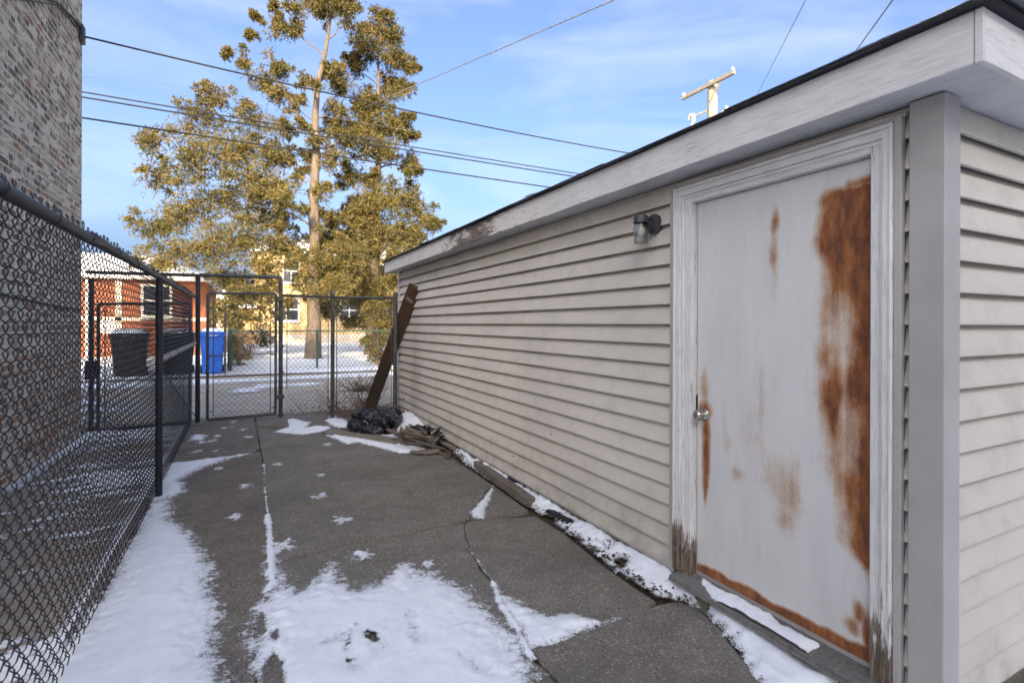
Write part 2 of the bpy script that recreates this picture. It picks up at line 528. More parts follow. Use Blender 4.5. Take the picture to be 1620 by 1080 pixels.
M['black_vinyl'] = simple('black_coated_wire', (0.017, 0.017, 0.021), 0.38, vary=0.3, scale=40)
M['black_pipe'] = simple('black_coated_pipe', (0.012, 0.014, 0.021), 0.45, vary=0.35, scale=14, bump=0.15)
M['old_pipe'] = simple('scuffed_dark_pipe', (0.062, 0.060, 0.056), 0.5, metal=0.2, vary=0.55, scale=22, bump=0.25)
M['grey_pipe'] = simple('dull_grey_pipe', (0.26, 0.24, 0.22), 0.55, vary=0.3, scale=16)
M['wire_grey'] = simple('dull_steel_wire', (0.04, 0.037, 0.034), 0.5, vary=0.3)
M['green_pipe'] = simple('green_coated_pipe', (0.03, 0.075, 0.055), 0.5, vary=0.2)
M['cable'] = simple('black_cable', (0.018, 0.017, 0.017), 0.6, vary=0.2)
M['cable_grey'] = simple('grey_cable', (0.16, 0.16, 0.17), 0.6, vary=0.2)
M['black_metal'] = simple('black_lamp_metal', (0.04, 0.04, 0.042), 0.45, vary=0.3, scale=30, bump=0.1)
M['knob'] = simple('brushed_steel', (0.55, 0.53, 0.49), 0.28, metal=1.0, vary=0.12, scale=30)
M['mark'] = simple('dark_gap', (0.012, 0.012, 0.012), 0.8)
M['rubber'] = simple('black_rubber', (0.022, 0.023, 0.026), 0.6, vary=0.4, scale=30, bump=0.3)
M['white_trim'] = simple('white_window_trim', (0.72, 0.70, 0.66), 0.5, vary=0.08)
M['pane'] = simple('dark_window_glass', (0.045, 0.05, 0.055), 0.08, vary=0.2, scale=1)
M['ceramic'] = simple('pale_insulator', (0.72, 0.66, 0.55), 0.35, vary=0.1)
M['bin_black'] = simple('black_cart_plastic', (0.022, 0.022, 0.020), 0.5, vary=0.35, scale=6, bump=0.05)
M['bin_blue'] = simple('blue_cart_plastic', (0.020, 0.12, 0.50), 0.42, vary=0.15, scale=5)
M['print'] = simple('pale_print', (0.55, 0.55, 0.52), 0.6, vary=0.05)
M['weed'] = simple('dry_brown_stem', (0.15, 0.085, 0.045), 0.9, vary=0.5, scale=20)
M['litter'] = simple('dead_leaf', (0.075, 0.055, 0.035), 0.9, vary=0.6, scale=25)
M['green_slat'] = simple('green_privacy_slat', (0.035, 0.11, 0.075), 0.6, vary=0.4, scale=7)
M['tan_bush'] = simple('dry_tan_foliage', (0.30, 0.20, 0.09), 0.9, vary=0.4, scale=4)
M['red_twig'] = simple('dark_red_leaf', (0.16, 0.018, 0.022), 0.7, vary=0.4, scale=6)
M['roofing'] = simple('grey_roofing', (0.11, 0.105, 0.10), 0.9, vary=0.3, scale=9, bump=0.4)
M['paper'] = simple('pale_brown_scrap', (0.35, 0.25, 0.14), 0.9, vary=0.2)

def m_shingle():
    t = NT('black_asphalt_shingle')
    v = t.pos()
    n = t.noise(v, 160, 3, 0.8)
    c = t.ramp(n, (0.3, (0.014, 0.014, 0.017)), (0.7, (0.06, 0.058, 0.062)))
    t.bump(n, 0.7, 0.006)
    return t.fin(c, 0.85, 0, 0.3)
M['shingle'] = m_shingle()

def m_bag():
    t = NT('black_plastic_film')
    v = t.pos()
    n = t.noise(v, 8, 3, 0.5, 1.2); n2 = t.noise(v, 20, 3, 0.5, 1.0)
    t.bump(t.math('ADD', n, t.math('MULTIPLY', n2, 0.2)), 0.22, 0.012)
    return t.fin((0.006, 0.006, 0.008), t.ramp(n2, (0.3, 0.14), (0.7, 0.30)), 0, 0.6)
M['bag'] = m_bag()

def m_brick(name, stops):
    t = NT(name)
    r = t.attr('rnd')
    v = t.pos()
    n = t.noise(v, 38, 5, 0.7); n2 = t.noise(v, 9, 5, 0.65)
    c = t.ramp(r, *stops)
    c = t.mix(t.ramp(n, (0.35, 0.0), (0.75, 0.6)), c, (0.10, 0.085, 0.07))
    c = t.mix(t.ramp(n2, (0.46, 0.0), (0.68, 0.9)), c, (0.62, 0.55, 0.44))    # mortar smeared over the faces
    t.bump(t.math('ADD', n, n2), 0.7, 0.01)
    return t.fin(c, 0.92, 0, 0.15)
M['brick'] = m_brick('common_brick', ((0.0, (0.13, 0.10, 0.082)), (0.22, (0.20, 0.155, 0.12)), (0.45, (0.34, 0.255, 0.175)), (0.68, (0.48, 0.40, 0.29)), (0.86, (0.56, 0.47, 0.345)), (0.93, (0.45, 0.22, 0.115)), (1.0, (0.33, 0.16, 0.10))))
def m_mortar():
    t = NT('pale_mortar')
    v = t.pos()
    n = t.noise(v, 30, 6, 0.7); n2 = t.noise(v, 2, 5)
    c = t.mix(n2, (0.58, 0.515, 0.415), (0.68, 0.61, 0.50))
    c = t.mix(t.ramp(n, (0.5, 0.0), (0.8, 0.5)), c, (0.22, 0.20, 0.17))
    t.bump(n, 0.6, 0.01)
    return t.fin(c, 0.95, 0, 0.1)
M['mortar'] = m_mortar()

def m_farbrick(name, c1, c2, mort, sc=1.0):
    t = NT(name)
    g = t.n('ShaderNodeNewGeometry').outputs['Position']
    cb = t.n('ShaderNodeCombineXYZ')
    t.set(cb.inputs[0], t.math('ADD', t.sep(g, 0), t.sep(g, 1))); t.set(cb.inputs[1], t.sep(g, 2))
    b = t.n('ShaderNodeTexBrick')
    t.set(b.inputs['Vector'], cb.outputs[0])
    t.set(b.inputs['Color1'], c1); t.set(b.inputs['Color2'], c2); t.set(b.inputs['Mortar'], mort)
    b.inputs['Scale'].default_value = 1.0
    b.inputs['Brick Width'].default_value = 0.215; b.inputs['Row Height'].default_value = 0.075
    b.inputs['Mortar Size'].default_value = 0.006
    n = t.noise(t.pos(), 1.6, 5)
    c = t.mix(t.ramp(n, (0.35, 0.0), (0.7, 0.35)), b.outputs['Color'], tuple(x * 0.6 for x in c1))
    t.bump(b.outputs['Fac'], -0.3, 0.01)
    return t.fin(c, 0.9, 0, 0.2)
M['yellow_brick'] = m_farbrick('yellow_face_brick', (0.52, 0.36, 0.15), (0.60, 0.43, 0.20), (0.45, 0.38, 0.26))
M['red_brick'] = m_farbrick('orange_red_face_brick', (0.20, 0.06, 0.026), (0.25, 0.08, 0.034), (0.20, 0.13, 0.095))
M['cream_block'] = m_farbrick('cream_stone', (0.58, 0.50, 0.38), (0.64, 0.56, 0.44), (0.5, 0.45, 0.36))

def m_glass():
    t = NT('ribbed_clear_glass')
    t.b.inputs['Transmission Weight'].default_value = 1.0
    t.b.inputs['IOR'].default_value = 1.45
    return t.fin((0.95, 0.96, 0.95), 0.03)
M['glass'] = m_glass()
M['bulb'] = simple('frosted_bulb', (0.75, 0.70, 0.58), 0.4, vary=0.05)

def m_bark():
    t = NT('grey_brown_bark')
    n = t.noise(t.pos((1, 1, 0.22)), 14, 6, 0.7)
    c = t.ramp(n, (0.3, (0.075, 0.058, 0.042)), (0.7, (0.22, 0.17, 0.125)))
    t.bump(n, 0.8, 0.04)
    return t.fin(c, 0.95, 0, 0.1)
M['bark'] = m_bark()

def m_leaf(name, stops):
    t = NT(name)
    c = t.ramp(t.attr('rnd'), *stops)
    t.fin(c, 0.7, 0, 0.25)
    tr = t.n('ShaderNodeBsdfTranslucent')
    t.set(tr.inputs['Color'], c)
    mxs = t.n('ShaderNodeMixShader'); mxs.inputs[0].default_value = 0.28
    t.t.links.new(t.b.outputs[0], mxs.inputs[1]); t.t.links.new(tr.outputs[0], mxs.inputs[2])
    t.t.links.new(mxs.outputs[0], t.out.inputs['Surface'])
    return t.m
M['leaf'] = m_leaf('cedar_foliage', ((0.0, (0.04, 0.046, 0.016)), (0.35, (0.10, 0.092, 0.028)), (0.7, (0.195, 0.145, 0.045)), (1.0, (0.28, 0.19, 0.075))))
M['leaf_dark'] = m_leaf('dark_shrub_foliage', ((0.0, (0.03, 0.042, 0.016)), (0.5, (0.07, 0.075, 0.025)), (1.0, (0.16, 0.12, 0.05))))
D = {
    'snow_left': [(0.05, 6.686), (-0.147, 6.689), (-0.355, 6.67), (-0.565, 6.627), (-0.721, 6.593), (-0.713, 5.962), (-0.681, 5.325), (-0.683, 4.364), (-0.679, 3.656), (-0.709, 3.302), (-0.76, 3.062), (-0.804, 2.737), (-0.839, 2.512), (-0.262, 2.217), (-0.068, 2.4), (-0.072, 2.534), (-0.12, 2.716), (-0.094, 3.064), (-0.17, 3.462), (-0.166, 3.715), (-0.255, 4.068), (-0.369, 4.477), (-0.481, 4.699), (-0.548, 5.258), (-0.435, 5.444), (-0.536, 5.873), (-0.335, 6.289), (-0.143, 6.534)],
    'snow_mid': [(0.169, 3.652), (0.214, 3.258), (0.282, 3.113), (0.402, 3.195), (0.494, 3.398), (0.493, 3.149), (0.581, 2.992), (0.712, 3.005), (0.806, 3.129), (0.936, 3.203), (0.94, 2.99), (1.005, 3.046), (1.068, 2.856), (1.14, 2.723), (1.114, 2.523), (1.14, 2.353), (1.179, 2.237), (1.157, 2.089), (1.099, 1.922), (1.002, 1.738), (0.85, 1.587), (0.074, 1.984), (0.042, 2.427), (0.028, 2.702), (0.053, 2.766), (0.085, 3.054), (0.151, 3.234), (0.153, 3.601)],
    'snow_tri': [(1.297, 2.748), (1.277, 2.606), (1.334, 2.438), (1.392, 2.275), (1.525, 2.259), (1.606, 2.115), (1.692, 2.103), (1.427, 2.087), (1.185, 2.075), (1.164, 2.091), (1.2, 2.25), (1.223, 2.495)],
    'snow_notch': [(2.062, 4.347), (1.805, 3.914), (1.648, 3.665), (1.583, 3.712), (1.608, 3.82), (1.78, 4.012)],
    'snow_strip': [(2.286, 8.123), (2.741, 9.245), (2.699, 8.654), (2.544, 7.525), (2.493, 6.833), (2.4, 5.887), (2.331, 5.089), (2.319, 4.346), (2.344, 3.816), (2.355, 3.321), (2.337, 2.978), (2.294, 2.634), (2.274, 2.4), (2.226, 2.108), (2.207, 1.973), (2.214, 1.83), (2.208, 1.754), (2.248, 1.635), (2.276, 1.508), (2.284, 1.419), (2.254, 1.306), (2.189, 1.207), (1.897, 1.356), (1.926, 1.464), (2.051, 1.713), (2.087, 1.791), (2.118, 1.917), (2.135, 2.009), (2.091, 2.096), (2.023, 2.144), (2.011, 2.335), (2.022, 2.651), (2.075, 3.11), (2.075, 3.568), (2.101, 4.457), (2.111, 5.088), (2.197, 5.846), (2.314, 6.435), (2.077, 6.767), (1.834, 6.977)],
    'snow_far': [(0.614, 8.769), (0.719, 8.837), (0.83, 8.545), (0.945, 8.431), (0.812, 8.011), (0.953, 8.045), (1.16, 7.839), (0.943, 7.604), (0.716, 7.534), (0.51, 7.727), (0.415, 7.867), (0.57, 8.132)],
    'snow_bag': [(1.114, 8.404), (1.302, 8.93), (1.409, 8.376), (1.38, 7.833), (1.253, 7.45), (1.185, 7.827)],
    'snow_plank': [(0.999, 7.348), (1.158, 6.656), (1.289, 6.744), (1.408, 6.456), (1.539, 6.141), (1.592, 5.914), (1.751, 5.9), (1.818, 5.8), (1.91, 5.921), (2.07, 5.98), (2.252, 6.264), (2.228, 6.692), (1.926, 6.842), (1.625, 6.992), (1.324, 7.142)],
    'snow_fence_far': [(-0.621, 8.111), (-0.559, 8.259), (-0.43, 8.06), (-0.442, 7.769), (-0.594, 7.764)],
    'holes': [[(0.083, 3.001), (0.1, 2.972), (0.106, 2.796), (0.085, 2.761), (0.059, 2.82), (0.064, 2.908)], [(0.129, 2.767), (0.159, 2.804), (0.162, 2.75), (0.142, 2.682), (0.122, 2.73)], [(0.128, 2.615), (0.159, 2.514), (0.156, 2.348), (0.127, 2.223), (0.06, 2.295), (0.077, 2.489)]],
    'flecks': [(0.676, 4.142, 0.035), (0.68, 3.443, 0.035), (-0.034, 4.575, 0.03), (0.688, 5.444, 0.02), (0.595, 4.791, 0.03), (0.339, 6.06, 0.03), (-0.22, 6.152, 0.02), (0.026, 5.374, 0.03), (1.019, 3.151, 0.02), (0.214, 3.797, 0.05), (0.252, 3.844, 0.03), (-0.286, 7.944, 0.04), (-0.204, 8.516, 0.03), (0.013, 8.259, 0.03), (-0.338, 7.636, 0.03), (-0.461, 7.618, 0.03), (0.954, 6.795, 0.03), (-0.114, 8.956, 0.03), (0.05, 7.691, 0.03), (-0.479, 7.083, 0.03), (-0.284, 7.019, 0.02), (0.315, 6.072, 0.02)],
    'prints': [[(0.765, 2.614), (0.737, 2.351)], [(0.437, 2.581), (0.429, 2.296)], [(0.543, 2.516), (0.561, 2.399)], [(0.892, 2.179), (0.912, 2.049)], [(0.485, 2.602), (0.378, 2.572)]],
    'joint': [(0.168, 8.873), (0.186, 7.753), (0.193, 6.68), (0.2, 6.075), (0.185, 5.443), (0.179, 4.574), (0.172, 3.978), (0.157, 3.295), (0.13, 3.198), (0.076, 3.052), (0.058, 2.911), (0.047, 2.769), (0.053, 2.511), (0.057, 2.259), (0.051, 1.859)],
    'crack_a': [(0.163, 3.595), (0.266, 3.603), (0.433, 3.632), (0.591, 3.672), (0.745, 3.664), (0.904, 3.655), (1.176, 3.669), (1.498, 3.683)],
    'crack_b': [(2.084, 4.421), (1.822, 4.08), (1.622, 3.829), (1.47, 3.613), (1.34, 3.225), (1.326, 3.024), (1.288, 2.711), (1.223, 2.495), (1.2, 2.25), (1.158, 2.079), (1.164, 1.986), (1.164, 1.854), (1.13, 1.673)],
    'crack_c': [(0.2, 6.273), (0.366, 6.309), (0.665, 6.346), (0.934, 6.548), (1.234, 6.656)],
    'slab_r': [(2.1, 5.86), (2.084, 4.421), (2.053, 3.549), (2.063, 3.092), (2.011, 2.637), (2.0, 2.349), (2.004, 2.147)],
    'door_slab': [(1.183, 2.071), (1.424, 2.083), (1.688, 2.098), (1.968, 2.109), (2.086, 2.091), (2.131, 2.005), (2.114, 1.913), (2.083, 1.787), (2.043, 1.706), (1.99, 1.593), (1.92, 1.459), (1.799, 1.26)],
    'left_crack': [(-0.623, 6.628), (-0.333, 6.72), (0.063, 6.745), (0.19, 6.782)],
}

# ------------------------------------------------------------------ the ground
g = MB().box((-500, -120, -0.5), (500, 900, -0.06)).build('ground', M['dirt'], kind='structure')
a = MB().box((-90, 9.5, -0.055), (90, 16.0, 0.0))
alley = a.build('alley', M['alley'], kind='structure')
for (x0, x1, z) in ((-40, -6.2, .006), (-6.15, -1.1, .009), (-1.04, 4.3, .005), (4.36, 9.9, .008), (9.95, 40, .006)):
    MB().box((x0, 9.56, -0.05), (x1, 12.7, z)).build('slab', M['alley'], alley, bevel=0.006)
    MB().box((x0 + .3, 12.74, -0.05), (x1 + .28, 15.95, z + .004)).build('slab', M['alley'], alley, bevel=0.006)
kerb = MB().box((-60, 16.0, -0.05), (60, 16.28, 0.030)).build('kerb', M['alley'], kind='structure', bevel=0.02)
walk = MB().box((-1.93, -6, -0.05), (-0.70, 9.0, -0.004)).build('path', M['path'], kind='structure')

def jag(pts, amp=0.012, step=0.09, seed=0):
    out = []
    for i in range(len(pts) - 1):
        (ax, ay), (bx, by) = pts[i][:2], pts[i + 1][:2]
        L = math.hypot(bx - ax, by - ay)
        n = max(1, int(L / step))
        nx, ny = -(by - ay) / (L + 1e-9), (bx - ax) / (L + 1e-9)
        for k in range(n):
            t = k / n
            w = (mnoise.noise(Vector((ax + (bx - ax) * t, ay + (by - ay) * t, seed)) * 9) * amp * 1.6) if (i or k) else 0
            out.append((ax + (bx - ax) * t + nx * w, ay + (by - ay) * t + ny * w))
    out.append(tuple(pts[-1][:2]))
    return out

def near_idx(line, p):
    return min(range(len(line)), key=lambda i: (line[i][0] - p[0]) ** 2 + (line[i][1] - p[1]) ** 2)

J = jag(D['joint'], 0.004, 0.12, 1)
KA = jag(D['crack_a'], 0.016, 0.06, 2)
KB = jag(D['crack_b'], 0.018, 0.05, 3)
KC = jag(D['crack_c'] + [(1.6, 6.8), (2.1, 6.9)], 0.014, 0.06, 4)
LC = jag(D['left_crack'], 0.02, 0.06, 5)
SR = jag([(2.1, 8.35)] + D['slab_r'], 0.006, 0.1, 6)
DS = jag(D['door_slab'], 0.006, 0.08, 7)
pavement = MB().box((-0.68, 0.2, -0.055), (2.2, 9.5, -0.03)).build('pavement', M['dirt'], kind='structure')

def slab(poly, z, mat, gap=0.006, tilt=0.0):
    cx = sum(p[0] for p in poly) / len(poly); cy = sum(p[1] for p in poly) / len(poly)
    q = []
    for x, y in poly:
        d = math.hypot(x - cx, y - cy) + 1e-6
        q.append((x - (x - cx) / d * gap, y - (y - cy) / d * gap))
    mb = MB().prism(q, -0.05, z)
    return mb.build('slab', mat, pavement, bevel=0.006)

jA = near_idx(J, KA[0]); jC = near_idx(J, KC[0]); jL = near_idx(J, LC[-1])
bA = near_idx(KB, KA[-1]); bT = near_idx(KB, (1.52, 3.7)); bD = near_idx(KB, DS[0])
rT = near_idx(SR, (2.053, 3.549)); r0 = near_idx(SR, KB[0]); rC = near_idx(SR, (2.1, 6.9))
slab([(-0.69, 0.6), (-0.69, 6.60)] + LC[:-1] + J[jL:] + [(0.05, 0.6)], 0.000, M['concrete2'])
slab([(-0.69, 6.64)] + LC[:-1] + list(reversed(J[:jL])) + [(-0.69, 8.85)], 0.006, M['concrete2'], 0.006)
slab([(-0.69, 8.87), (0.16, 8.89), (0.17, 9.48), (-0.69, 9.48)], 0.010, M['concrete'])
slab(KC + SR[:rC][::-1] + [(0.95, 8.32), (0.64, 8.05)] + J[2:jC][0:0] + list(J[:jC]), 0.000, M['concrete'])
slab([(0.19, 8.86), (0.20, 8.30), (0.60, 8.05), (0.62, 8.86)], 0.035, M['concrete2'], 0.006)
slab([(0.66, 8.36), (0.95, 8.36), (2.08, 8.38), (2.08, 9.45), (0.18, 9.45), (0.18, 8.9), (0.66, 8.9)], -0.004, M['concrete'])
slab(J[jC:jA] + KA[:-1] + KB[:bA][::-1] + SR[rC:r0][::-1] + KC[::-1], 0.002, M['concrete'])
slab(J[jA:] + [(0.05, 0.6), (1.10, 0.6)] + KB[bA:][::-1] + KA[::-1][1:], -0.002, M['concrete'])
slab(KB[:bT] + [(1.56, 3.71)] + SR[r0:rT][::-1], 0.001, M['concrete'], 0.006)
slab(KB[bT:bD] + DS[:near_idx(DS, (1.968, 2.109))] + SR[rT:][::-1] + [(1.6, 3.68)], -0.001, M['concrete'], 0.007)
slab(DS + [(1.70, 0.6), (1.12, 0.6)] + KB[bD + 1:][::-1], 0.012, M['concrete'], 0.004)
MB().box((-60, 16.28, -0.05), (60, 60, 0.06)).build('lawn', M['dirt'], kind='structure')

# ------------------------------------------------------------------ snow
def snow_mesh(x0, x1, y0, y1, res, fn):
    nx, ny = int((x1 - x0) / res) + 1, int((y1 - y0) / res) + 1
    X, Y = np.meshgrid(np.linspace(x0, x1, nx), np.linspace(y0, y1, ny))
    c, z = fn(X, Y)
    idx = np.arange(nx * ny).reshape(ny, nx)
    q = np.stack([idx[:-1, :-1], idx[:-1, 1:], idx[1:, 1:], idx[1:, :-1]], -1).reshape(-1, 4)
    q = q[c.ravel()[q].max(1) > -0.02]
    used = np.unique(q)
    re = np.zeros(nx * ny, int); re[used] = np.arange(len(used))
    return np.stack([X.ravel(), Y.ravel(), z.ravel()], 1)[used], re[q], c.ravel()[used]

def yard_cover(X, Y):
    e = (fbm(X * 5, Y * 5, 0, 4, 3) - 0.5)
    ef = (fbm(X * 24, Y * 24, 0, 3, 9) - 0.5)
    c = np.full(X.shape, -1.0)
    def put(poly, feather, rag, fine):
        sd = poly_sd(X, Y, poly) + e * rag + ef * fine
        return np.clip(0.5 + sd / feather, -1, 1.6)
    for k, f, r_, fi in (('snow_left', .17, .05, .10), ('snow_mid', .19, .06, .12), ('snow_tri', .10, .02, .07), ('snow_notch', .05, .02, .03),
                         ('snow_strip', .06, .03, .06), ('snow_far', .08, .10, .08), ('snow_bag', .10, .12, .12), ('snow_plank', .07, .05, .06),
                         ('snow_fence_far', .08, .08, .08)):
        c = np.maximum(c, put(D[k], f, r_, fi))
    for h in D['holes']:
        sd = poly_sd(X, Y, h) + ef * 0.02
        c = np.minimum(c, np.clip(0.5 - sd / 0.03, -1, 1.6))
    # snow lying in the joint and the big crack
    def along(line, w, ya, yb):
        d = np.full(X.shape, 9.0)
        for (ax, ay), (bx, by) in zip(line[:-1], line[1:]):
            ex, ey = bx - ax, by - ay
            t = np.clip(((X - ax) * ex + (Y - ay) * ey) / (ex * ex + ey * ey + 1e-12), 0, 1)
            d = np.minimum(d, np.hypot(X - ax - t * ex, Y - ay - t * ey))
        k = np.clip(0.55 + (w - d) / 0.025 + ef * 1.0 + e * 0.7, -1, 1.2)
        return np.where((Y > ya) & (Y < yb), k, -1)
    c = np.maximum(c, along(D['joint'], 0.006, 4.4, 6.15))
    c = np.maximum(c, along(D['joint'], 0.020, 3.2, 4.5))
    c = np.maximum(c, along(D['crack_b'], 0.004, 2.0, 3.35))
    c = np.maximum(c, along(D['crack_b'], 0.016, 2.0, 2.75))
    for fx, fy, r_ in D['flecks']:
        d = np.hypot((X - fx), (Y - fy) * 0.75)
        c = np.maximum(c, np.where(d < r_ * 3, np.clip(0.62 - (d - r_) / 0.05 * 0.5 + ef * 1.8, -1, 0.72), -1))
    c0 = c
    # boot prints pressed through the thin snow
    pr = np.zeros(X.shape)
    for (ax, ay), (bx, by) in D['prints']:
        ex, ey = bx - ax, by - ay
        L = math.hypot(ex, ey); ex, ey = ex / L, ey / L
        s = (X - ax) * ex + (Y - ay) * ey; w = (X - ax) * -ey + (Y - ay) * ex
        for s0, rs, rw in ((L * 0.12, 0.050, 0.033), (L * 0.48, 0.06, 0.026), (L * 0.80, 0.075, 0.042)):
            pr = np.maximum(pr, np.clip(1.35 - np.hypot((s - s0) / rs, w / rw), 0, 1))
    c = np.where(pr > 0, np.minimum(c, 1.05), c) - pr * (0.18 + 2.6 * np.clip(ef + 0.06, 0, 1))
    # litter and soil showing through along the wall
    wall = np.clip((X - 2.02) / 0.06, 0, 1)
    lit = fbm(X * 9, Y * 5, 0, 4, 31)
    band = np.clip(1.1 - np.abs(Y - 2.62) / 0.42, 0, 1)
    c = c - wall * np.clip((lit - 0.66) * 8, 0, 1.3) * np.clip((4.3 - Y) / 0.5, 0.25, 1) - wall * band * np.clip((lit - 0.50) * 7, 0, 1.2)
    c = np.where((X > 2.225) & (Y > 2.2), -1, c)
    body = np.clip((np.where(pr > 0, np.maximum(c, c0 * 0.9), c) - 0.35) / 1.1, 0, 1)
    z = 0.005 + 0.018 * body + 0.016 * body * (e + 0.5) + 0.006 * body * ef - 0.007 * pr * (body > 0)
    z = z + wall * np.clip((X - 2.03) / 0.2, 0, 1) * (0.045 + 0.07 * e + 0.02 * ef) * np.clip(body * 3, 0, 1)
    # small drift in the corner by the bag
    mound = np.exp(-(((X - 2.12) / 0.26) ** 2 + ((Y - 7.35) / 0.62) ** 2))
    z = z + 0.14 * mound
    z = np.where(X > 2.0, z + 0.012, z)
    return c, z

def walk_cover(X, Y):
    s = 0.5 * fbm(X * 2.2 + Y * 1.1, Y * 11 - X * 3.0, 0, 5, 21) + 0.5 * fbm(X * 6, Y * 15 - X * 5.0, 0, 4, 23)
    b = fbm(X * 0.9, Y * 0.8, 0, 3, 5)
    c = 0.46 + (s - 0.53) * 5.0 + (b - 0.5) * 2.6
    c = np.maximum(c, 1.15 - (X + 1.93) / 0.26 + (b - .5) * 1.6 - np.clip(6.2 - Y, 0, 1))
    c = np.maximum(c, 0.95 - np.abs(X + 0.74) / 0.13 + (b - 0.5))
    c = np.clip(c, -1, 1.4)
    c = np.where((X < -1.92), -1, c)
    return c, 0.002 + 0.012 * np.clip(c - 0.4, 0, 1)

parts = [snow_mesh(-0.80, 2.34, 1.05, 4.05, 0.0125, yard_cover), snow_mesh(-0.80, 2.34, 4.05, 9.1, 0.025, yard_cover), snow_mesh(-1.93, -0.74, 1.0, 9.0, 0.022, walk_cover)]
V, F, C = [], [], []
o = 0
for v, f, c in parts:
    V.append(v); F.append(f + o); C.append(c); o += len(v)
me = np_mesh('snow_cover', np.concatenate(V), np.concatenate(F), True, {'cover': ('POINT', np.concatenate(C))})
tag(link('snow_cover', me, M['snow']), 'thin white snow left in patches on the concrete yard', 'snow', kind='stuff')

def rear_cover(X, Y):
    n = fbm(X * 0.8, Y * 0.8, 0, 5, 141); f = fbm(X * 4, Y * 4, 0, 3, 142)
    c = 0.95 + (n - 0.42) * 2.4
    c = np.where((X > 2.18) & (Y > 0.93), -1, c)
    c = np.where((X < 2.1) & (Y > 0.9), c - (Y - 0.9) * 6, c)
    return c, 0.016 + 0.03 * f * np.clip(c - 0.2, 0, 1)
v, f, c = snow_mesh(-14, 12, -11.9, 1.06, 0.09, rear_cover)
tag(link('yard_snow', np_mesh('yard_snow', v, f, True, {'cover': ('POINT', c)}), M['snow']), 'snow lying on the yard in front of the garage', 'snow', kind='stuff')

def far_cover(X, Y):
    n = fbm(X * 0.35, Y * 0.5, 0, 5, 44)
    f = fbm(X * 2.2, Y * 2.2, 0, 3, 12)
    yard = np.clip((Y - 17.4) / 1.2, 0, 1)
    c = 0.55 + (n - 0.45) * 2.0 + yard * 0.55
    strip = np.clip(1.2 - np.abs(Y - 15.3) / 0.7 + (n - 0.5) * 2, -1, 1.2)
    c = np.where(Y > 16.35, c, strip)
    c = np.where((Y > 15.98) & (Y < 16.32), c - 0.1, c)
    c = np.where(Y < 14.2, -1 + 1.9 * np.clip((n - 0.60) * 10, 0, 1), c)
    z = np.where(Y < 16.0, 0.014, np.where(Y < 16.35, 0.034, 0.065)) + 0.05 * np.clip(c - 0.3, 0, 1) + 0.05 * f * np.clip((Y - 16.4) / 2, 0, 1)
    return c, z
v, f, c = snow_mesh(-14, 26, 10.0, 44, 0.13, far_cover)
tag(link('snow_field', np_mesh('snow_field', v, f, True, {'cover': ('POINT', c)}), M['snow']), 'snow lying over the lawn and the edge of the alley beyond the gate', 'snow', kind='stuff')

# ------------------------------------------------------------------ garage
W, YC, YF, ZS, OV = 2.203, 0.946, 8.15, 2.326, 0.19
XE = 7.6
EXP = 0.1157
garage = empty('garage', (W, YC, 0), 'low garage clad in beige vinyl siding with a flaking white fascia', 'garage')
MB().box((W + 0.03, YC + 0.03, -0.2), (XE - .03, YF - 0.03, ZS - 0.01)).build('wall', M['trim'], garage)
fo = MB()
fo.box((W + 0.012, YC + 0.012, -0.25), (XE, YF - 0.012, 0.112))
fob = fo.build('foundation', M['found'], garage)
cu = MB()          # broken concrete sill below the door
rows = []
n = 46
for i in range(n + 1):
    y = 1.02 + (2.30 - 1.02) * i / n
    w = 0.5 + 0.5 * mnoise.noise(Vector((y * 7, 3.3, 0))); w2 = mnoise.noise(Vector((y * 19, 1.3, 0)))
    rows.append([(W + 0.02, y, -0.05), (W - 0.055 - 0.025 * w + .012 * w2, y, -0.05), (W - 0.05 - 0.02 * w, y, 0.045 + 0.02 * w2), (W - 0.02 + .012 * w2, y, 0.085 + 0.012 * w), (W + 0.02, y, 0.098)])
vs = [p for r_ in rows for p in r_]
cu.add(vs, [(i * 5 + k, i * 5 + k + 1, (i + 1) * 5 + k + 1, (i + 1) * 5 + k) for i in range(n) for k in range(4)])
cu.build('door_footing', M['found'], garage, smooth=True)

def siding(p0, p1, out, z, h=EXP, proud=0.0):
    """one course of lap siding between two points on a wall; leans out to its lower lip"""
    p0, p1, out = Vector(p0), Vector(p1), Vector(out)
    prof = [(-0.016, h + 0.005), (-0.0135, h - 0.003), (-0.008, h - 0.012), (0.000, h - 0.021), (0.0045, h - 0.032), (0.0195, 0.014), (0.0225, 0.003), (0.0215, 0.0), (0.006, 0.001), (0.001, 0.006)]
    L = (p1 - p0).length
    nseg = max(1, int(L / 0.45))
    vs, fs = [], []
    for i in range(nseg + 1):
        t = i / nseg
        b = p0.lerp(p1, t)
        wob = 0.0016 * mnoise.noise(Vector((b.x * 1.3, b.y * 1.3, z * 8)))
        for d, zz in prof:
            q = b + out * (d + proud + wob)
            vs.append((q.x, q.y, z + zz + wob * 0.8))
    k = len(prof)
    for i in range(nseg):
        for j in range(k - 1):
            fs.append((i * k + j, i * k + j + 1, (i + 1) * k + j + 1, (i + 1) * k + j))
    fs.append(tuple(range(k))); fs.append(tuple(reversed(range(nseg * k, (nseg + 1) * k))))
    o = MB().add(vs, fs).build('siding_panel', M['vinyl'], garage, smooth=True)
    return o

